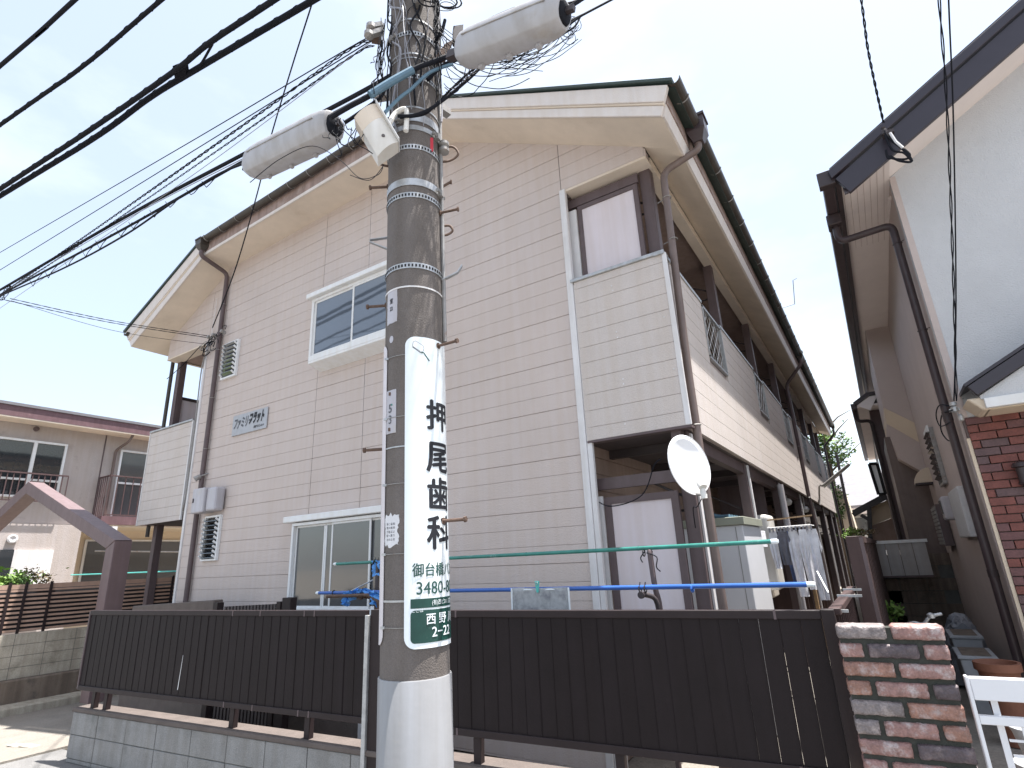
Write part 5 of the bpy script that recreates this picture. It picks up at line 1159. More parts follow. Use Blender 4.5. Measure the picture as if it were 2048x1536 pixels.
for i, a_ in enumerate(((-1.44, 9.62, .10, .55, 'cloth_white', 'white garment hanging at the left of the laundry frame'), (-1.30, 9.60, .12, .50, 'cloth_grey', 'dark garment with pale sleeve in the laundry'), (-1.16, 9.63, .12, .95, 'cloth_white', 'long white shirt in the middle of the laundry'),
                        (-1.02, 9.58, .10, .85, 'cloth_white', 'pale striped garment hanging in the laundry'), (-.90, 9.66, .12, 1.0, 'cloth_white', 'long pale shirt at the right end of the laundry'), (-1.24, 9.85, .12, .8, 'cloth_blue', 'blue garment at the back of the laundry'))):
    x_, y_, w_, h_, m_, l_ = a_; garment(x_*.8, y_*.8, w_*.8, h_*.8, m_, l_, i+1, .2)
b = MB(); b.box(-1.75, -1.3, 6.98, 7.9, -.95, -.78); single(b, 'styrofoam_lid', 'cloth_white', 'white quilt corner seen just over the right end of the street fence', 'quilt', bevel=.05, seg=2)
a = onY(1520, 1215, 6.9)
b = MB(); b.box(-1.28, -1.18, 7.0, 7.35, .02, .20); single(b, 'hanging_cloth', 'cloth_white', 'blue and white cloth hung at the cabinet corner', 'cloth')
b = MB(); b.tube([(-1.12, 10.6, G), (-1.12, 10.6, -.4)], .03, 8); single(b, 'broom_handle', 'wood', 'wooden broom shaft standing below the laundry', 'broom')
for i, (x, y, z) in enumerate(((-1.3, 10.8, .75), (-1.25, 12.9, .72))):
    b = MB(); b.lathe([(.0, -.07), (.06, -.05), (.085, 0), (.06, .05), (0, .07)], (x, y, z), 12); b.lathe([(.015, .07), (.015, .3)], (x, y, z), 6); single(b, 'hanging_lamp', 'alu_white', ('nearer', 'farther')[i]+' of two small round white lamps hanging in the dark under the balcony', 'lamp', smooth=True)
b = MB()
for z in (-.2,): 
    for k in range(4): b.box(XRm+.02, XR-.06, 11.2+2.4*k, 11.24+2.4*k, G, .15)
for k in range(4):
    b = MB(); b.box(XRm+.02, XR-.10, 11.2+2.4*k, 11.24+2.4*k, G, .30); single(b, 'partition_board', 'side_brown', ('first', 'second', 'third', 'last')[k]+' brown partition between the far ground-floor patios', 'partition', 'brown partitions between the far patios')
# street lamp on the balcony side
sl = thing('fluorescent_lamp', 'slim fluorescent street lamp on a bent arm by the far balcony wall', 'street lamp', (-.95, 15.5, 1.0))
a = onX(1645, 972, -.95); c = onX(1689, 948, -.70); Yl = a.y
p0 = onX(1640, 1010, -1.15); b = MB(); b.tube(bez([p0, V((p0.x+.03, p0.y, p0.z+.25)), a-V((.06, 0, -.01)), a], 5), .02, 7); b.build('arm', 'galv_dull', sl, smooth=True)
c = V((a.x+.62, a.y+.0, a.z+.42)); b = MB(); b.beam(a, c, .14, .05); b.build('housing', 'galv_dull', sl, bevel=.012); b = MB(); b.beam(a+V((.02, 0, -.035)), c+V((-.02, 0, -.035)), .10, .03); b.build('diffuser', 'plastic_cream', sl, bevel=.01)
# aerial hook on the far gutter
b = MB(); a = onX(1558, 618, -.74); b.tube([a, a+V((.25, 0, .02)), a+V((.30, 0, .45)), a+V((.36, 0, .47))], .008, 5); single(b, 'aerial_rod', 'galv', 'thin bent aerial rod sticking out of the right gutter', 'aerial')
# ================================================================ TALL BROWN FENCE AND FAR PANEL (between the houses)
tf = thing('tall_fence', 'tall reddish-brown board fence running back between the two houses', 'fence', (-.17, 9, G))
TY = 4.75; ta = onY(1690, 1073, TY); tb2 = onY(1716, 1069, TY); zt2 = ta.z
b = MB(); b.box(ta.x, tb2.x, TY, TY+.03, G, zt2); b.build('end_panel', 'side_brown', tf, bevel=.003)
for k in range(34):
    y = TY+.032+k*.25; b = MB(); b.box(tb2.x-.02, tb2.x-.004+(k % 2)*.006, y, y+.242, G, zt2-.05); b.build('fence_board', 'side_brown', tf)
b = MB(); b.box(tb2.x-.04, tb2.x+.02, TY+.032, TY+8.6, zt2-.05, zt2); b.build('top_rail', 'side_brown', tf, bevel=.003)
b = MB(); b.box(tb2.x-.001, tb2.x+.022, TY+.0, TY+.03, G, zt2-.01); b.build('corner_trim', 'brown_steel', tf)
fpn = thing('corrugated_panel', 'grey translucent panel wall closing the passage between the houses', 'panel', (.2, 11, -.5))
a = onY(1742, 1085, 11.6); c = onY(1845, 1063, 11.6); e = onY(1760, 1152, 11.6)
for k in range(4):
    x0 = a.x+(c.x-a.x)*k/4; x1 = a.x+(c.x-a.x)*(k+1)/4; b = MB(); b.box(x0+.004, x1-.004, 11.60, 11.62, e.z, a.z-.03); b.build('panel_sheet', 'polycarbonate', fpn)
b = MB(); b.box(a.x-.03, c.x+.03, 11.57, 11.65, a.z-.03, a.z+.02); b.build('top_rail', 'alu_white', fpn); b = MB(); b.box(a.x, c.x, 11.57, 11.65, e.z-.03, e.z); b.build('bottom_rail', 'brown_steel', fpn)
fw = thing('far_block_wall', 'dark mossy block wall at the end of the passage', 'wall', (.2, 12.5, G))
for r_ in range(7):
    for k in range(5):
        x0 = max(-.35, -.35+k*.4-(r_ % 2)*.2) if k < 3 else 9;
        if x0 > 1: continue
        x0 = x0; b = MB(); b.box(x0+.005, x0+.395, 12.2, 12.32, G+r_*.2+.005, G+r_*.2+.195); b.build('concrete_block', 'curb', fw)
b = MB(); b.box(-.5, .84, 12.22, 12.3, G, G+1.39); b.build('mortar_bed', 'mortar', fw)
# ================================================================ WHITE HOUSE (right)
WY = 6.8; WX = .845
wh_ = thing('white_house', 'white stucco house with navy bargeboard, red brick tile base and shaded beige side wall', 'house', (3.5, WY, G))
wp = lambda x, y, Y=WY: onY(x, y, Y)
k1 = wp(1780, 356); r1 = wp(2048, 118); EZ = 3.90
slope = (r1.z-k1.z)/(r1.x-k1.x)
def wz(x): return EZ+(x-WX)*slope
b = MB(); b.prism([(WX, WY, 1.12), (5.2, WY, 1.12), (5.2, WY, wz(5.2)), (WX, WY, wz(WX))], (0, .12, 0)); b.build('front_wall', 'stucco_white', wh_)
b = MB(); b.box(WX+.02, 5.2, WY+.02, WY+.12, G, 1.12); b.build('tile_backing', 'tile_joint', wh_)
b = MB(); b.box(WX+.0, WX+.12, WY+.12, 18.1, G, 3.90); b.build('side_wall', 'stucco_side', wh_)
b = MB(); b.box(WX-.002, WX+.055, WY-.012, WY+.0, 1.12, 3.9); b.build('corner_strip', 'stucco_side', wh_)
# side projections further back (upper bay with sloping underside, lower bay)
q = onX(1778, 660, WX)
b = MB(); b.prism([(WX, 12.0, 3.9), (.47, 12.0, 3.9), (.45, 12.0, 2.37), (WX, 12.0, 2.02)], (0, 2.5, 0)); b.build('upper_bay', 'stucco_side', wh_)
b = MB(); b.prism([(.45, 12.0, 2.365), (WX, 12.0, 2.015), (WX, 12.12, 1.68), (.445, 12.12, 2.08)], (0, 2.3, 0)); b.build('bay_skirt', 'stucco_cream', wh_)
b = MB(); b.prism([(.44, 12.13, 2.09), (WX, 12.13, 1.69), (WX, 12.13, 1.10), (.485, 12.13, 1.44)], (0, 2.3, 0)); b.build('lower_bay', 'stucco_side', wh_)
b = MB(); b.box(.36, WX, 12.5, 14.4, G, 1.9); b.build('rear_wall', 'pipe_tan', wh_)
# eave: soffit, bargeboard, flashing, gutter
OY = WY-.55; ex = .325
b = MB(); b.box(ex+.05, WX, OY+.05, 18.0, 3.885, 3.905); b.build('side_soffit', 'soffit_white', wh_)
b = MB()
for k in range(7): b.box(ex+.07+k*.066, ex+.074+k*.066, OY+.06, 8.3, 3.881, 3.885)
b.build('soffit_groove', 'stucco_side', wh_, kind='stuff')
bo0 = onY(1700, 384, OY); bo1 = onY(2048, 81, OY); bt0 = onY(1655, 372, OY); bt1 = onY(2048, 12, OY)
sl2 = (bo1.z-bo0.z)/(bo1.x-bo0.x)
def bar(x, dz): return bo0.z+(x-bo0.x)*sl2+dz
hB = bt1.z-bo1.z
XE = 5.0
b = MB(); b.prism([(bo0.x, OY, bo0.z), (XE, OY, bar(XE, 0)), (XE, OY, bar(XE, hB*.72)), (ex-.0, OY, bar(ex, hB*.72))], (0, .05, 0)); b.build('bargeboard', 'navy_metal', wh_, bevel=.004)
b = MB(); b.prism([(ex-.03, OY-.03, bar(ex, hB*.73)), (XE, OY-.03, bar(XE, hB*.73)), (XE, OY-.03, bar(XE, hB)), (ex-.05, OY-.03, bar(ex, hB))], (0, .08, 0)); b.build('verge_flashing', 'navy_metal', wh_, bevel=.004)
b = MB(); b.prism([(WX, OY+.05, 3.905), (XE, OY+.05, 3.905+(XE-WX)*sl2), (XE, OY+.05, 3.93+(XE-WX)*sl2), (WX, OY+.05, 3.93)], (0, .50, 0)); b.build('verge_soffit', 'soffit_white', wh_)
b = MB(); b.prism([(ex-.03, OY, bar(ex, hB)), (XE, OY, bar(XE, hB)), (XE, OY, bar(XE, hB)+.04), (ex-.03, OY, bar(ex, hB)+.04)], (0, 11.9, 0)); b.build('roof_sheet', 'navy_metal', wh_)
b = MB(); b.box(ex, ex+.05, OY+.05, 18.1, 3.80, bar(ex, hB*.9)); b.build('fascia_board', 'dark_brown_metal', wh_)
b = MB(); b.prism([(ex+.05, OY+.0, bo0.z-.005), (bo0.x, OY, bo0.z-.0), (bo0.x, OY+.1, 3.88), (ex+.05, OY+.1, 3.80)], (0, .02, 0)); b.build('eave_corner', 'dark_brown_metal', wh_)
g_ = MB(); g_.box(ex-.13, ex-.01, OY+.1, 18.1, 3.80, 3.92); g_.build('gutter', 'gutter_dark', wh_, bevel=.02, seg=2)
g_ = MB(); g_.box(ex-.16, ex+.0, OY+.02, OY+.12, 3.76, 3.94); g_.build('gutter_end', 'dark_brown_metal', wh_, bevel=.006)
g_ = MB(); g_.box(ex-.15, ex-.0, OY+.75, OY+.95, 3.66, 3.80); g_.build('rain_hopper', 'dark_brown_metal', wh_, bevel=.01)
e0 = wp(1790, 448, 6.95); yp = 7.05; xp = WX-.065
zt3 = onY(1782, 450, yp).z
downpipe([(ex-.075, OY+.85, 3.66), (ex-.075, OY+.85, zt3), (xp, yp, zt3), (xp, yp, G)], .040, 'gutter_dark', wh_, clips=[(xp, yp, z) for z in (zt3-.25, 2.15)], cd=(.06, -.06, 0), cm='dark_steel')
b = MB(); b.lathe([(.043, 1.15), (.043, 1.25)], (xp, yp, 0), 12); b.lathe([(.043, -.35), (.043, -.28)], (xp, yp, 0), 12); b.build('pipe_joint', 'dark_brown_metal', wh_)
b = MB(); b.tube([onX(1780, 395, WX-.01), onX(1776, 440, WX-.01)], .02, 6); b.build('soffit_trim', 'soffit_white', wh_)
# tiles
random.seed(21); tz = 1.115; r_ = 0; TW = .205; ptc = .0765; meshes = {}
while tz > -1.1:
    x = WX+.03-(r_ % 2)*TW*.5-random.uniform(0, .04)
    while x < 2.1:
        w_ = TW; x0 = max(x, WX+.03); x1 = x+w_-.008
        if x1-x0 > .03:
            b = MB(); o_ = random.uniform(0, .004); b.box(x0, x1, WY-.014-o_, WY+.02, tz-ptc+.009, tz); b.build('brick_tile', random.choice(('tile_red', 'tile_red', 'tile_brown', 'tile_brown', 'tile_purple')), wh_, bevel=.0022)
        x += w_
    tz -= ptc; r_ += 1
b = MB(); b.box(WX-.0, WX+.028, WY-.004, WY+.02, -1.3, .92); b.build('tile_edge_strip', 'stucco_cream', wh_)
# black lamp at the picture's edge
p = onY(2040, 945, WY-.08); wl_ = thing('wall_lantern', 'black wall lantern on the red tile wall, cut by the right edge', 'wall lamp', (p.x, WY-.02, p.z-.1))
b = MB(); b.lathe([(.02, .10), (.055, .085), (.07, .05), (.045, .04), (.045, -.09), (.06, -.10), (.03, -.12)], (p.x+.02, p.y, p.z), 12); b.build('lamp_head', 'dark_brown_metal', wl_, smooth=True); b = MB(); b.tube([(p.x+.02, p.y, p.z+.09), (p.x+.02, WY, p.z+.09)], .012, 6); b.build('arm', 'dark_brown_metal', wl_)
# small porch roof
pr_ = thing('porch_roof', 'small pitched porch roof with dark edge and cream underside over the tile wall', 'porch roof', (1.6, 6.5, 1.1))
PY = 6.35; c0 = onY(1935, 773, PY); c1 = onY(2048, 697, PY); d0 = onY(1963, 796, PY); d1 = onY(2048, 800, PY); e0 = onY(1972, 808, PY); f0 = onY(1958, 838, 6.6)
mS = (c1.z-c0.z)/(c1.x-c0.x); XP = 2.6
b = MB(); b.prism([(c0.x, PY, c0.z), (XP, PY, c0.z+(XP-c0.x)*mS), (XP, PY, c0.z+(XP-c0.x)*mS-.12), (d0.x-.02, PY, c0.z+(d0.x-.02-c0.x)*mS-.12)], (0, .04, 0)); b.build('verge_board', 'navy_metal', pr_, bevel=.003)
b = MB(); b.prism([(c0.x-.02, PY, c0.z), (XP, PY, c0.z+(XP-c0.x)*mS), (XP, PY, c0.z+(XP-c0.x)*mS+.03), (c0.x-.02, PY, c0.z+.03)], (0, WY-PY, 0)); b.build('roof_sheet', 'navy_metal', pr_)
b = MB(); b.prism([(d0.x, PY+.05, d0.z), (XP, PY+.05, d0.z-.02), (XP, PY+.05, c0.z+(XP-c0.x)*mS-.1), (d0.x, PY+.05, d0.z+.03)], (0, .03, 0)); b.build('gable_board', 'stucco_white', pr_)
b = MB(); b.box(e0.x, XP, PY+.02, PY+.08, d0.z-.09, d0.z-.0); b.build('fascia', 'alu_white', pr_, bevel=.004)
b = MB(); b.box(e0.x+.02, XP, PY+.08, WY, d0.z-.10, d0.z-.08); b.build('ceiling', 'stucco_cream', pr_)
b = MB(); b.prism([(d0.x-.10, PY+.06, d0.z+.02), (d0.x+.02, PY+.06, d0.z+.02), (e0.x+.04, PY+.06, d0.z-.1), (e0.x-.02, PY+.06, d0.z-.1)], (0, WY-PY-.06, 0)); b.build('eave_box', 'stucco_cream', pr_, bevel=.01)
# service bracket, wires at the corner
p = onY(1908, 815, 6.70); sbk = thing('service_bracket', 'clamp and looping wires at the corner of the white house', 'wire clamp', (p.x, 6.75, p.z-.15))
b = MB(); b.lathe([(.015, -.05), (.03, -.04), (.03, .0), (.015, .01), (.03, .02), (.03, .05)], p, 10); b.lathe([(.012, -.05), (.022, -.04), (.022, .0), (.012, .02)], p+V((.03, 0, -.09)), 10); b.obox(p+V((0, .03, -.02)), (.04, 0, 0), (0, .03, 0), (0, 0, .012)); b.build('insulator', 'galv', sbk)
pa = p; b = MB(); b.tube(bez([p, onX(1880, 810, WX-.12), onX(1872, 830, WX-.10), onX(1880, 852, WX-.10), onX(1900, 845, WX-.12)], 5), .006, 5); b.tube(bez([onX(1905, 820, WX-.12), onX(1884, 830, WX-.06), onX(1882, 860, WX-.06), onX(1895, 880, WX-.06), onX(1910, 882, WX-.06)], 5), .007, 5); b.build('looped_wire', 'cable', sbk)
# louvre window, vent hood, meter, shutter on the side wall
def side_q(px, py): return onX(px, py, WX)
a = side_q(1862, 845); c = side_q(1904, 975); zA, zB = a.z, side_q(1897, 972).z; ya, yb = side_q(1870, 850).y, side_q(1862, 850).y
lv = MB(); y0, y1 = 9.35, 10.0; z0, z1 = onX(1893, 970, WX).z, onX(1866, 852, WX).z
def frame_side(x, y0, y1, z0, z1, t, name, m, par):
    b = MB(); b.box(x-.05, x, y0, y1, z1-t, z1); b.box(x-.05, x, y0, y1, z0, z0+t); b.box(x-.05, x, y0, y0+t, z0+t, z1-t); b.box(x-.05, x, y1-t, y1, z0+t, z1-t); return b.build(name, m, par)
lw = frame_side(WX-.002, y0, y1, z0, z1, .03, 'louvre_window', 'galv_dull', wh_)
b = MB(); b.box(WX-.012, WX-.004, y0+.03, y1-.03, z0+.03, z1-.03); b.build('window_back', 'dark_room', lw)
for k in range(9):
    z = z0+.05+(z1-z0-.10)*(k+.5)/9; b = MB(); b.obox((WX-.045, (y0+y1)/2, z), (.045, 0, -.03), (0, (y1-y0)/2-.032, 0), (0, 0, .004)); b.build('louvre_blade', 'glass_dark', lw)
b = MB(); b.box(WX-.07, WX-.052, y0-.02, y1+.02, z1-.06, z1+.03); b.build('louvre_head', 'alu_white', lw)
p = V((WX, 11.7, .93)); hd = thing('vent_hood', 'pale quarter-round vent hood on the shaded side wall of the white house', 'vent hood', (WX, p.y, p.z))
rr = .24; arc = [(WX-.0-rr*math.sin(a), rr*math.cos(a)) for a in [math.pi/2*k/8 for k in range(9)]]
b = MB(); b.prism([(x, p.y-.16, p.z+z) for x, z in arc]+[(WX, p.y-.16, p.z)], (0, .32, 0)); b.build('hood', 'stucco_cream', hd, bevel=.004)
b = MB(); b.box(WX-rr, WX, p.y-.165, p.y+.165, p.z-.03, p.z-.002); b.build('opening', 'dark_steel', hd)
mt = thing('electric_meter', 'white meter cover and glass meter on the side wall near the tile corner', 'electric meter', (WX, 7.6, -.1))
a = side_q(1925, 985); c = side_q(1960, 1075)
b = MB(); b.box(WX-.07, WX-.002, 7.95, 9.0, .02, .57); b.build('cover', 'stucco_white', mt, bevel=.015, seg=2)
b = MB(); b.box(WX-.14, WX-.002, 9.25, 9.55, .25, .55); b.build('meter', 'plastic_grey', mt, bevel=.03, seg=2); b = MB(); b.box(WX-.15, WX-.141, 9.28, 9.52, .33, .50); b.build('meter_glass', 'glass_grey', mt)
b = MB(); b.box(WX-.12, WX-.01, 10.6, 11.5, -.08, .52); w2 = b.build('shutter_window', 'brown_steel', wh_)
for k in range(10):
    b = MB(); b.box(WX-.135, WX-.121, 10.62, 11.48, -.06+.056*k, -.015+.056*k); b.build('shutter_slat', 'galv_dull', w2)
# ---- planters, pots, covered bicycle in the passage
b = MB(); b.lathe([(.11, 0), (.16, .15), (.175, .20), (.19, .20), (.19, .24), (.165, .24), (.15, .20)], (0, 0, 0), 4) if 0 else b.lathe([(.095, G), (.140, -1.07), (.150, -1.05), (.162, -1.05), (.162, -.99), (.140, -.99), (.13, -1.04)], (.57, 6.5, 0), 22); single(b, 'flower_pot', 'terracotta', 'round terracotta flower pot behind the white gate', 'flower pot', smooth=True)
for i, (x0, x1, y0, y1, z0, z1, lb) in enumerate(((.36, .64, 7.15, 7.7, G, -1.08, 'nearer grey planter box beside the side wall'), (.37, .63, 7.85, 8.4, G, -.99, 'farther grey planter box beside the side wall'))):
    t = thing('planter_box', lb, 'planter', ((x0+x1)/2, (y0+y1)/2, z0), 'grey planter boxes by the house')
    b = MB(); b.add([(x0+.04, y0+.04, z0), (x1-.04, y0+.04, z0), (x1-.04, y1-.04, z0), (x0+.04, y1-.04, z0), (x0, y0, z1), (x1, y0, z1), (x1, y1, z1), (x0, y1, z1)], [(0,3,2,1),(0,1,5,4),(1,2,6,5),(2,3,7,6),(3,0,4,7),(4,5,6,7)]); b.build('trough', 'pot_grey', t, bevel=.01)
    b = MB(); b.box(x0-.012, x1+.012, y0-.012, y1+.012, z1+.001, z1+.03); b.build('rim', 'pot_grey', t, bevel=.005); b = MB(); b.box(x0+.03, x1-.03, y0+.03, y1-.03, z1+.031, z1+.036); b.build('soil', 'curb', t)
b = MB(); b.lathe([(.09, 0), (.125, .22), (.14, .25), (.13, .25), (.12, .22)], (.44, 3.9, -1.28), 18); single(b, 'grey_pot', 'pot_grey', 'upright grey pot seen through the lower gate opening', 'flower pot', smooth=True)
b = MB(); b.lathe([(.08, 0), (.11, .16), (.125, .19), (.11, .18)], (.46, 4.15, -1.12), 18); single(b, 'grey_pot', 'pot_grey', 'second grey pot stacked behind the first beyond the gate', 'flower pot', smooth=True)
random.seed(8); b = MB(); vs = []; nn = 30; mm = 20
for j in range(mm+1):
    for i in range(nn+1):
        a = math.pi*i/nn; v = j/mm; rr = .27*(.75+.25*math.sin(v*3)); vs.append((.54+math.cos(a)*rr*.85+random.uniform(-.02, .02), 8.6+v*.9, G+.02+math.sin(a)*(.66+.08*math.sin(v*5))+random.uniform(-.02, .02)))
b.add(vs, [(j*(nn+1)+i, j*(nn+1)+i+1, (j+1)*(nn+1)+i+1, (j+1)*(nn+1)+i) for j in range(mm) for i in range(nn)]+[tuple(range(nn+1))]); single(b, 'tarpaulin_heap', 'tarp', 'crumpled grey tarpaulin covering a heap against the side wall', 'tarpaulin')
b = MB(); b.tube(bez([(-.03, 6.5, -.72), (.06, 6.45, -.69), (.13, 6.45, -.70), (.19, 6.45, -.64), (.28, 6.5, -.62)], 5), .014, 8); b.tube(bez([(-.04, 6.4, -.74), (.05, 6.4, -.735), (.15, 6.4, -.73)], 4), .009, 6); b.lathe([(.028, 0), (.03, .03), (.01, .045)], (.20, 6.45, -.65), 12); b.tube([(.02, 6.5, -.72), (.06, 6.6, G)], .012, 6); single(b, 'bicycle_handlebar', 'galv', 'silver handlebar poking out beside the tarpaulin', 'handlebar', smooth=True)
# ================================================================ FAR SIDE: dark house, roofs, tree
dh = thing('brown_house', 'dark brown clad house beyond the white house with hanging eave and gutters', 'house', (.6, 17, G))
HY = 15.2
def hq(px, py, Y=HY): return onY(px, py, Y)
a = hq(1755, 760); c = hq(1722, 870)
b = MB(); b.box(.28, .60, HY, HY+9, G, 2.97); b.build('wall', 'brown_steel', dh)
b = MB(); b.box(.06, .62, HY-.5, HY+9.5, 2.98, 3.02); b.build('soffit', 'soffit_white', dh)
b = MB(); b.prism([(.03, HY-.55, 3.04), (.34, HY-.55, 3.22), (.62, HY-.55, 3.22), (.62, HY-.55, 3.29), (.30, HY-.55, 3.29), (.0, HY-.55, 3.11)], (0, 10, 0)); b.build('roof_sheet', 'dark_brown_metal', dh)
b = MB(); b.prism([(.06, HY-.52, 3.03), (.30, HY-.52, 2.88), (.50, HY-.52, 3.20), (.34, HY-.52, 3.20)], (0, .04, 0)); b.build('gable_face', 'soffit_white', dh)
b = MB(); b.box(-.06, .05, HY-.5, HY+9.5, 2.97, 3.09); b.build('gutter', 'dark_steel', dh)
b = MB(); b.tube(elbow([(.0, HY-.2, 2.98), (.0, HY-.2, 2.72), (.27, HY-.1, 2.72), (.27, HY-.1, G)], .1), .04, 8); b.build('downpipe', 'dark_steel', dh, smooth=True)
b = MB(); a, c, e, f = hq(1738, 928, 14.9), hq(1754, 927, 14.9), hq(1771, 988, 14.9), hq(1757, 989, 14.9); b.prism([a, c, e, f], (0, .05, 0)); wp_ = b.build('window_screen', 'alu_white', dh)
fr_ = MB()
for p, q in ((a, c), (c, e), (e, f), (f, a)): fr_.beam(p, q, .06, .06, (0, 1, 0))
fr_.build('screen_frame', 'slot_black', wp_)
b = MB(); b.box(.25, .279, HY+.6, HY+1.5, 1.6, 2.4); w_ = b.build('window', 'dark_steel', dh); b = MB(); b.box(.244, .249, HY+.65, HY+1.45, 1.65, 2.35); b.build('pane', 'glass_dark', w_)
rh = thing('grey_roof_house', 'distant house with broad grey roof at the end of the gap', 'house', (-1.2, 30, G))
a = onY(1690, 958, 30); c = onY(1745, 945, 30); e = onY(1690, 1018, 27)
b = MB(); b.prism([(-4.5, 26.5, onY(1690, 1020, 26.5).z), (1.5, 26.5, onY(1690, 1020, 26.5).z), (1.5, 30, onY(1715, 950, 30).z), (-4.5, 30, onY(1715, 950, 30).z)], (0, 0, .15)); b.build('roof', 'roof_grey', rh)
b = MB(); b.box(-4.3, 1.3, 27.2, 33, G, onY(1690, 1020, 26.5).z+.1); b.build('wall', 'stucco_white', rh)
b = MB(); b.box(-4.6, 1.6, 26.42, 26.5, onY(1690, 1030, 26.5).z, onY(1690, 1018, 26.5).z); b.build('gutter', 'soffit_white', rh)
b = MB()
for k in range(8): b.box(-1.5+k*.35, -1.42+k*.35, 26.9, 26.98, onY(1690, 1013, 26.9).z, onY(1690, 1008, 26.9).z+.03)
b.build('snow_guards', 'galv', rh, kind='stuff')
b = MB(); b.box(-1.2, -.2, 27.15, 27.2, .3, 1.1); w_ = b.build('window', 'alu_white', rh); b = MB(); b.box(-1.12, -.28, 27.12, 27.149, .38, 1.02); b.build('pane', 'glass_grey', w_)
oh = thing('tiled_roof_house', 'old house with dark tiled eave and cream gable seen below the grey roof', 'house', (.2, 20, G))
a = onY(1706, 1030, 20); c = onY(1790, 985, 20); e = onY(1742, 1010, 20)
b = MB(); b.beam(a, c, .12, .14, (0, 1, 0)); b.prism([a+V((0,-.05,.07)), c+V((0,-.05,.07)), c+V((0,-.05,.13)), a+V((0,-.05,.13))], (0, 2.2, 0)); b.build('roof', 'roof_tile_dark', oh)
b = MB(); p0, p1, p2, p3 = onY(1742, 1015, 20.3), onY(1795, 990, 20.3), onY(1795, 1030, 20.3), onY(1742, 1052, 20.3); b.prism([p0, p1, p2, p3], (0, .2, 0)); b.build('gable_wall', 'stucco_cream', oh)
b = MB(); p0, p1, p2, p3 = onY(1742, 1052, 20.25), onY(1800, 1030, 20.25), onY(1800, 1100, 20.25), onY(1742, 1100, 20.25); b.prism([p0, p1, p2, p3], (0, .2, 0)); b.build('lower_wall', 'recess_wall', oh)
b = MB(); p0, p1 = onY(1722, 1030, 20), onY(1742, 1042, 20); b.beam(p0, p1, .1, .12, (0, 1, 0)); p0, p1 = onY(1738, 1010, 20), onY(1742, 1100, 20); b.beam(p0, p1, .12, .1, (0, 1, 0)); b.build('timber_post', 'roof_tile_dark', oh)
nh = thing('pale_far_house', 'narrow pale wall of a house just past the end of the apartments', 'house', (-1.2, 25, G))
a = onY(1672, 975, 25); c = onY(1690, 985, 25); b = MB(); b.prism([(a.x, 25, G), (c.x+.25, 25, G), (c.x, 25, c.z), (a.x, 25, a.z)], (0, 3, 0)); b.build('wall', 'stucco_cream', nh)
b = MB(); b.beam(onY(1672, 905, 24.8), onY(1706, 1070, 24.8), .10, .10); b.build('downpipe', 'dark_steel', nh)
# ---- trees and plants: leaf clusters over real limbs
def leaves(name, c, rad, n, size, m, parent=None, seed=1, squash=1, clumps=12):
    rnd = random.Random(seed); b = MB(); cl = []
    for i in range(clumps):
        v = V((rnd.gauss(0, 1), rnd.gauss(0, 1), rnd.gauss(0, .8))); v.normalize(); cl.append((V(c)+V((v.x*rad[0], v.y*rad[1], v.z*rad[2]))*rnd.uniform(.35, .95), rnd.uniform(.18, .42)))
    for i in range(n):
        cc_, cr_ = rnd.choice(cl); p = cc_+V((rnd.gauss(0, 1)*rad[0], rnd.gauss(0, 1)*rad[1], rnd.gauss(0, 1)*rad[2]))*cr_*.55
        d = V((rnd.uniform(-1, 1), rnd.uniform(-1, 1), rnd.uniform(-.5, .7))).normalized(); s_ = d.cross(V((rnd.uniform(-1, 1), rnd.uniform(-1, 1), 1))).normalized(); L = size*rnd.uniform(.6, 1.3)
        b.add([p, p+d*L*.5+s_*L*.28, p+d*L, p+d*L*.5-s_*L*.28], [(0, 1, 2, 3)])
    return b.build(name, m, parent)
tr = thing('tree', 'leafy green tree rising behind the far end of the apartments', 'tree', (-1.3, 25.5, G))
c = onY(1652, 900, 25.5); leaves('crown', c, (1.0, 1.1, 1.15), 1000, .16, 'leaf', tr, 3, clumps=22); leaves('crown', c+V((.1, -.1, .2)), (.95, 1.1, 1.1), 450, .15, 'leaf_light', tr, 5, clumps=18)
leaves('crown', onY(1668, 1000, 25.0), (.4, .6, 1.4), 700, .13, 'leaf', tr, 9, clumps=14)
b = MB(); b.tube(bez([(c.x-.2, 25.5, G), (c.x-.1, 25.5, 0), (c.x, 25.5, c.z-.6), (c.x+.1, 25.4, c.z+.8)], 5), [.16-.006*i for i in range(16)], 8)
for k in range(9):
    a = k*2.4; b.tube([(c.x, 25.5, c.z-.9+.2*k), (c.x+math.cos(a)*.7, 25.5+math.sin(a)*.7, c.z-.3+.2*k), (c.x+math.cos(a)*1.2, 25.5+math.sin(a)*1.2, c.z+.1+.18*k)], [.045, .025, .01], 5)
b.build('trunk', 'bark', tr)
c = onY(1722, 1066, 13.4); hg = thing('ivy_top', 'green and reddish creeper spilling over the tall brown fence', 'creeper', (c.x, 13.4, c.z-.3)); leaves('foliage', c+V((-.1, 0, .0)), (.30, .5, .12), 700, .05, 'leaf_light', hg, 4); leaves('foliage', c+V((.1, 0, 0)), (.3, .5, .1), 250, .045, 'leaf_red', hg, 6); b = MB(); b.tube([(c.x-.1, 13.4, c.z-.5), (c.x, 13.4, c.z), (c.x+.2, 13.4, c.z+.05)], .012, 5); b.build('stem', 'bark', hg)
c = onY(1783, 1225, 8.6); pt = thing('small_plant', 'small bright green plant at the foot of the tall fence', 'plant', (c.x, 8.6, G)); leaves('foliage', c, (.12, .15, .16), 220, .07, 'leaf_light', pt, 8, clumps=8); b = MB()
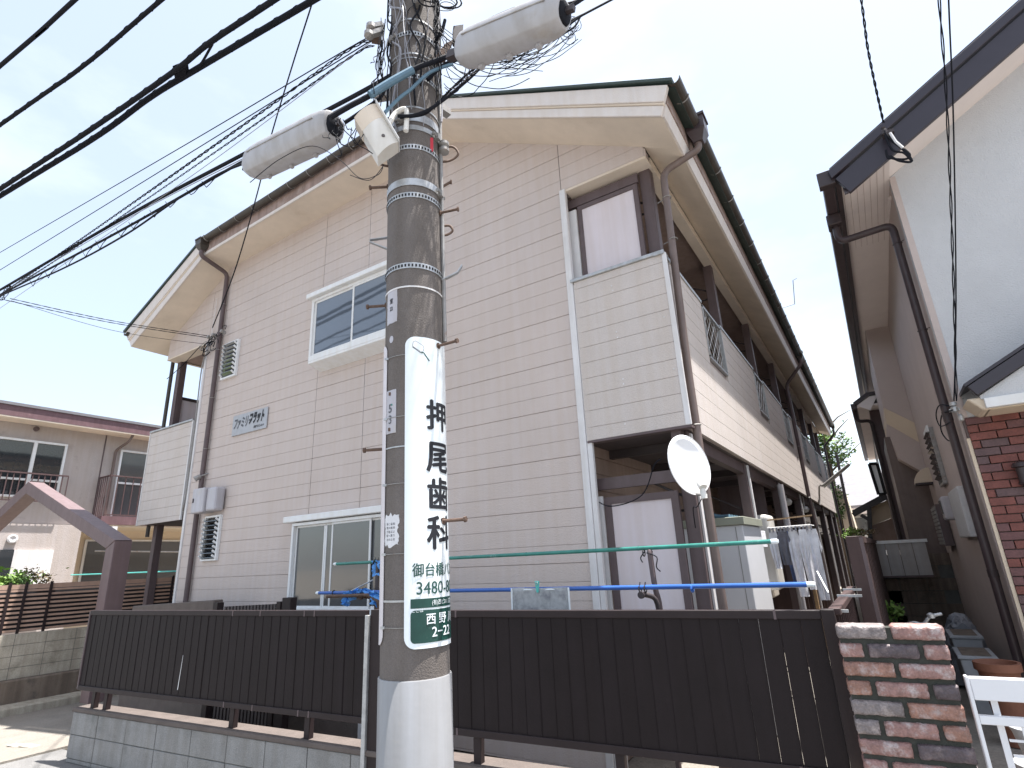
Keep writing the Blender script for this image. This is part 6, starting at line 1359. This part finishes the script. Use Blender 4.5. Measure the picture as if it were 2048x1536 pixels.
for k in range(5): b.tube([(c.x, 8.6, c.z-.4), (c.x+.05*math.cos(k), 8.6, c.z), (c.x+.12*math.cos(k*1.3), 8.6, c.z+.12)], .006, 4)
b.build('stem', 'leaf', pt)
# ================================================================ LEFT: slatted fence, walls, drive, left house, steel arch
FXL = -11.5
sl_ = thing('slat_fence', 'reddish-brown horizontal slat fence on a block wall at left', 'fence', (FXL, 5, -.7))
zt = onX(120, 1167, FXL).z; zb = onX(90, 1256, FXL).z; NS = 11; y0, y1 = 2.0, 9.4
for k in range(NS):
    z = zt-.012-(zt-zb-.02)*k/(NS-1); b = MB(); hh = .020 if k else .045; b.box(FXL-.012, FXL+.006, y0, y1, z-hh*1.0, z+hh*.55); b.build('slat', 'slat_brown', sl_)
for px in (15, 48, 98, 207, 306, 341, 372):
    p = onX(px, 1200, FXL+.03); b = MB(); b.box(FXL+.008, FXL+.03, p.y-.018, p.y+.018, zb-.04, zt+.045); b.build('post', 'fence_rail', sl_)
b = MB(); b.box(FXL-.06, FXL-.05, y0, y1, zb-.02, zt-.05); b.build('backing', 'dark_room', sl_)
lw_ = thing('left_block_wall', 'stained pale block wall below the slatted fence at left', 'wall', (FXL, 5, G))
zc = onX(85, 1349, FXL).z; nr = 4; b = MB(); b.box(FXL-.12, FXL+.025, y0, y1, zc-.05, zb-.05); b.build('mortar_bed', 'mortar', lw_)
for r_ in range(nr):
    za = zb-.045-(zb-.045-zc)*r_/nr; zb_ = zb-.045-(zb-.045-zc)*(r_+1)/nr
    y = y0
    while y < y1-.05:
        b = MB(); b.box(FXL-.10, FXL+.03, y+.003, min(y+.397, y1), zb_+.003, za-.003); b.build('concrete_block', 'block_warm', lw_, bevel=.003); y += .4
b = MB(); b.box(FXL-.2, FXL+.12, y0-1, y1, G-.4, zc-.001); single(b, 'retaining_curb', 'curb', 'dark weathered concrete retaining curb along the left drive', 'curb', bevel=.02)
b = MB(); b.prism([(FXL+.121, 1.0, G-.4), (FXL+.36, 1.0, G-.4), (FXL+.36, 1.0, G-.13), (FXL+.121, 1.0, G-.10)], (0, 8.4, 0)); single(b, 'drain_edge', 'block_warm', 'low stepped concrete edge at the foot of the retaining curb', 'kerb', bevel=.01)
b = MB()
for px, py in ((33, 1503), (56, 1507)):
    pass
for i, (px, py) in enumerate(((33, 1503), (56, 1507))):
    p = onZ(px, py, G-.10); p.z = G-(-7.4-p.x)*.062+.004; b = MB(); b.obox(p, V((.12, .02, 0)), V((-.008, .045, 0)), (0, 0, .003)); single(b, 'drive_slot', 'block_warm', ('left', 'right')[i]+' of two short pale slots in the concrete drive', 'drain slot')
# left house
HX = -17.2
ZF = onX(80, 1049, HX).z
lh = thing('left_apartments', 'low grey two-storey house with maroon roof edge, balcony rails and sliding windows at left', 'house', (HX-2, 5, G))
zf0, zf1 = onX(0, 813, HX+.5), onX(300, 852, HX+.5); zf = zf0.z
b = MB(); b.box(HX-6, HX, 2.2, 17, ZF+.02, zf+.0); b.build('upper_wall', 'mortar_house', lh)
yc = onX(158, 1060, HX).y
b = MB(); b.box(HX-6, HX+.16, 2.2, yc, G, ZF); b.build('lower_wall', 'mortar_house', lh)
b = MB(); b.box(HX-6, HX-.9, yc, 17, G, ZF); b.build('lower_wall', 'stucco_cream', lh)
zF = onX(0, 800, HX+.55).z; zL = onX(0, 828, HX+.55).z
b = MB(); b.box(HX-6.5, HX+.55, 1.9, 17.3, zL, zF-.07); b.build('fascia_board', 'maroon', lh)
b = MB(); b.box(HX-6.55, HX+.58, 1.87, 17.35, zF-.068, zF); b.build('roof_edge', 'roof_grey', lh)
b = MB(); b.box(HX-.0, HX+.545, 2.0, 17.2, zL-.03, zL-.002); b.build('soffit', 'soffit', lh)
for px in (198,):
    y = onX(px, 960, HX+.03).y; b = MB(); b.box(HX+.001, HX+.015, y-.012, y+.012, ZF+.02, zL-.04); b.build('wall_seam', 'brown_steel', lh)
y = onX(233, 900, HX+.1).y; b = MB(); b.tube(elbow([(HX+.45, y+.2, zL-.02), (HX+.40, y+.15, zL-.2), (HX+.08, y, zL-.42), (HX+.08, y, ZF+.02)], .08), .035, 8); b.build('downpipe', 'pipe_tan', lh, smooth=True)
# big window with rail
def hwin(px0, px1, py0, py1, mullions, rail_h, nm='sliding_window'):
    y0_ = onX(px0, py0, HX).y; y1_ = onX(px1, py0, HX).y; z1_ = onX((px0+px1)/2, py0, HX).z; z0_ = onX((px0+px1)/2, py1, HX).z; t = .05
    b = MB(); b.box(HX+.002, HX+.06, y0_, y1_, z1_-t, z1_); b.box(HX+.002, HX+.06, y0_, y1_, z0_, z0_+t); b.box(HX+.002, HX+.06, y0_, y0_+t, z0_+t, z1_-t); b.box(HX+.002, HX+.06, y1_-t, y1_, z0_+t, z1_-t)
    for m_ in mullions: ym = onX(m_, (py0+py1)/2, HX).y; b.box(HX+.002, HX+.065, ym-.035, ym+.035, z0_+t, z1_-t)
    if rail_h: b.box(HX+.002, HX+.05, y0_+t, y1_-t, rail_h-.025, rail_h+.025)
    w_ = b.build(nm, 'alu_white', lh); b = MB(); b.box(HX+.01, HX+.018, y0_+t, y1_-t, z0_+t, z1_-t); b.build('pane', 'glass_dark' if nm == 'sliding_window' else 'glass_grey', w_); return y0_, y1_, z0_, z1_
zr_ = onX(60, 960, HX).z
yA, yB, zA, zB = hwin(-60, 137, 878, 995, (60,), zr_)
hwin(240, 330, 905, 1040, (), onX(250, 967, HX).z, 'glazed_door')
b = MB(); b.box(HX+.16, HX+.20, onX(-10, 1120, HX).y, onX(18, 1120, HX).y, -.9, onX(10, 1100, HX).z); b.build('lower_window', 'glass_dark', lh)
b = MB(); b.box(HX+.161, HX+.22, onX(18, 1120, HX).y, onX(97, 1120, HX).y, -.9, onX(50, 1102, HX).z); b.build('shutter_panel', 'trim_white', lh)
p = onX(24, 1078, HX+.17); b = MB(); b.lathe([(.10, 0), (.10, .05), (.07, .06), (.0, .03)], p, 16, (1, 0, 0)); b.build('vent_cap', 'trim_white', lh)
p = onX(72, 858, HX+.02); b = MB(); b.lathe([(.06, 0), (.06, .05), (.0, .06)], p, 12, (1, 0, 0)); b.build('vent_cap', 'brown_steel', lh)
# rail in front of the window
def hrail(y0_, y1_, x, z0_, z1_, nm, n):
    t = MB(); t.box(x-.02, x+.02, y0_, y1_, z1_-.035, z1_); t.box(x-.015, x+.015, y0_, y1_, z0_, z0_+.03); r_ = t.build(nm, 'rust_rail', lh)
    for k in range(n+1):
        yy = y0_+(y1_-y0_)*k/n; b = MB(); b.box(x-.010, x+.010, yy-.010, yy+.010, z0_+.031, z1_-.036); b.build('baluster', 'rust_rail', r_)
z1_ = onX(60, 945, HX+.3).z; z0_ = onX(60, 1003, HX+.3).z; hrail(onX(-40, 950, HX+.3).y, onX(138, 950, HX+.3).y, HX+.3, z0_, z1_, 'window_rail', 14)
# balcony slab and railing
qw = onX(192, 1000, HX+.02); ybal = qw.y; bd_ = onY(213, 1000, ybal).x-HX; HB = HX+bd_
z1_ = onX(250, 952, HB).z; zs1 = onX(240, 1033, HB).z; zs0 = onX(240, 1050, HB).z
b = MB(); b.box(HX+.0, HB+.04, ybal-.06, 16, zs0, zs1); b.build('balcony_slab', 'maroon', lh); b = MB(); b.box(HX-.9, HB, ybal-.0, 16, zs0-.05, zs0-.002); b.build('balcony_soffit', 'stucco_cream', lh)
hrail(ybal, 15, HB, zs1+.02, z1_, 'balcony_rail', 46)
t = MB(); t.box(HX+.04, HB-.03, ybal-.02, ybal+.01, z1_-.035, z1_); r_ = t.build('balcony_rail', 'rust_rail', lh)
nb = max(3, int(bd_/.12))
for k in range(nb): b = MB(); x = HX+.06+(bd_-.1)*k/nb; b.box(x-.01, x+.01, ybal-.015, ybal+.005, zs1+.02, z1_-.036); b.build('baluster', 'rust_rail', r_)
# ground-floor veranda behind the arch
b = MB(); b.box(HX-.88, HX-.85, yc+.5, yc+3.2, -.9, ZF-.3); w_ = b.build('veranda_window', 'alu_white', lh); b = MB(); b.box(HX-.849, HX-.84, yc+.56, yc+3.1, -.85, ZF-.35); b.build('pane', 'glass_grey', w_)
b = MB(); b.box(HX+.6, HX+.7, onX(205, 1150, HX+.6).y, onX(205, 1150, HX+.6).y+.12, G, ZF-.06); b.build('veranda_post', 'trim_white', lh)
a = onX(190, 1102, HX+.5); c = onX(365, 1104, HX+.5); b = MB(); b.tube([a, c], .02, 7); single(b, 'drying_bar', 'galv_dull', 'pale horizontal drying bar under the left house balcony', 'drying bar')
# shrub behind the slat fence
c = onX(25, 1142, -12.6); sb = thing('garden_shrub', 'green and reddish shrub over the slatted fence at the left edge', 'shrub', (c.x, c.y, G))
leaves('foliage', c-V((0, .3, .25)), (.5, .75, .40), 2200, .075, 'leaf_light', sb, 12, clumps=20); leaves('foliage', c-V((0, .3, .30)), (.5, .8, .38), 1200, .07, 'leaf', sb, 14, clumps=16); leaves('foliage', c+V((0, .35, -.1)), (.25, .3, .18), 260, .06, 'leaf_red', sb, 15, clumps=9); b = MB()
for k in range(6): b.tube([(c.x, c.y-.3, G), (c.x+.1*math.cos(k), c.y-.3+.2*math.sin(k), c.z-.7), (c.x+.3*math.cos(k), c.y-.3+.5*math.sin(k), c.z)], .012, 5)
b.build('stem', 'bark', sb)
# pointed steel arch
AY = 3.9
pk = onY(57, 963, AY); sh = onY(224, 1081, AY); ip = onY(52, 987, AY); ish = onY(211, 1097, AY); pi_ = onY(197, 1180, AY); po = onY(213, 1180, AY)
ar = thing('steel_arch', 'pinkish brown pointed steel arch over the drive at left', 'arch', (pk.x, AY, G))
dep = .24; hs = sh.x-pk.x
xo, xi = po.x, pi_.x; asl = (pk.z-sh.z)/(xo-pk.x)
b = MB(); b.prism([(pk.x, AY, pk.z), (xo, AY, sh.z), (xi, AY, ish.z), (pk.x, AY, ip.z)], (0, dep, 0)); b.build('rafter', 'pink_steel', ar, bevel=.006)
b = MB(); b.prism([(pk.x, AY, pk.z), (-16.5, AY, pk.z-(pk.x+16.5)*asl), (-16.2, AY, ip.z-(pk.x+16.2)*asl), (pk.x, AY, ip.z)], (0, dep, 0)); b.build('rafter', 'pink_steel', ar, bevel=.006)
b = MB(); b.prism([(xi, AY, G), (xo, AY, G), (xo, AY, sh.z-.01), (xi, AY, ish.z-.005)], (0, dep, 0)); b.build('leg', 'pink_steel', ar, bevel=.006)
b = MB(); b.prism([(-16.2, AY, G-.5), (-16.5, AY, G-.5), (-16.5, AY, pk.z-(pk.x+16.5)*asl-.01), (-16.2, AY, ip.z-(pk.x+16.2)*asl-.01)], (0, dep, 0)); b.build('leg', 'pink_steel', ar, bevel=.006)
# ================================================================ lift everything from eye-relative to ground-relative height
for o in bpy.context.scene.objects:
    if o.parent is None and o.type in {'MESH', 'EMPTY', 'CURVE'}: o.location.z += EYE
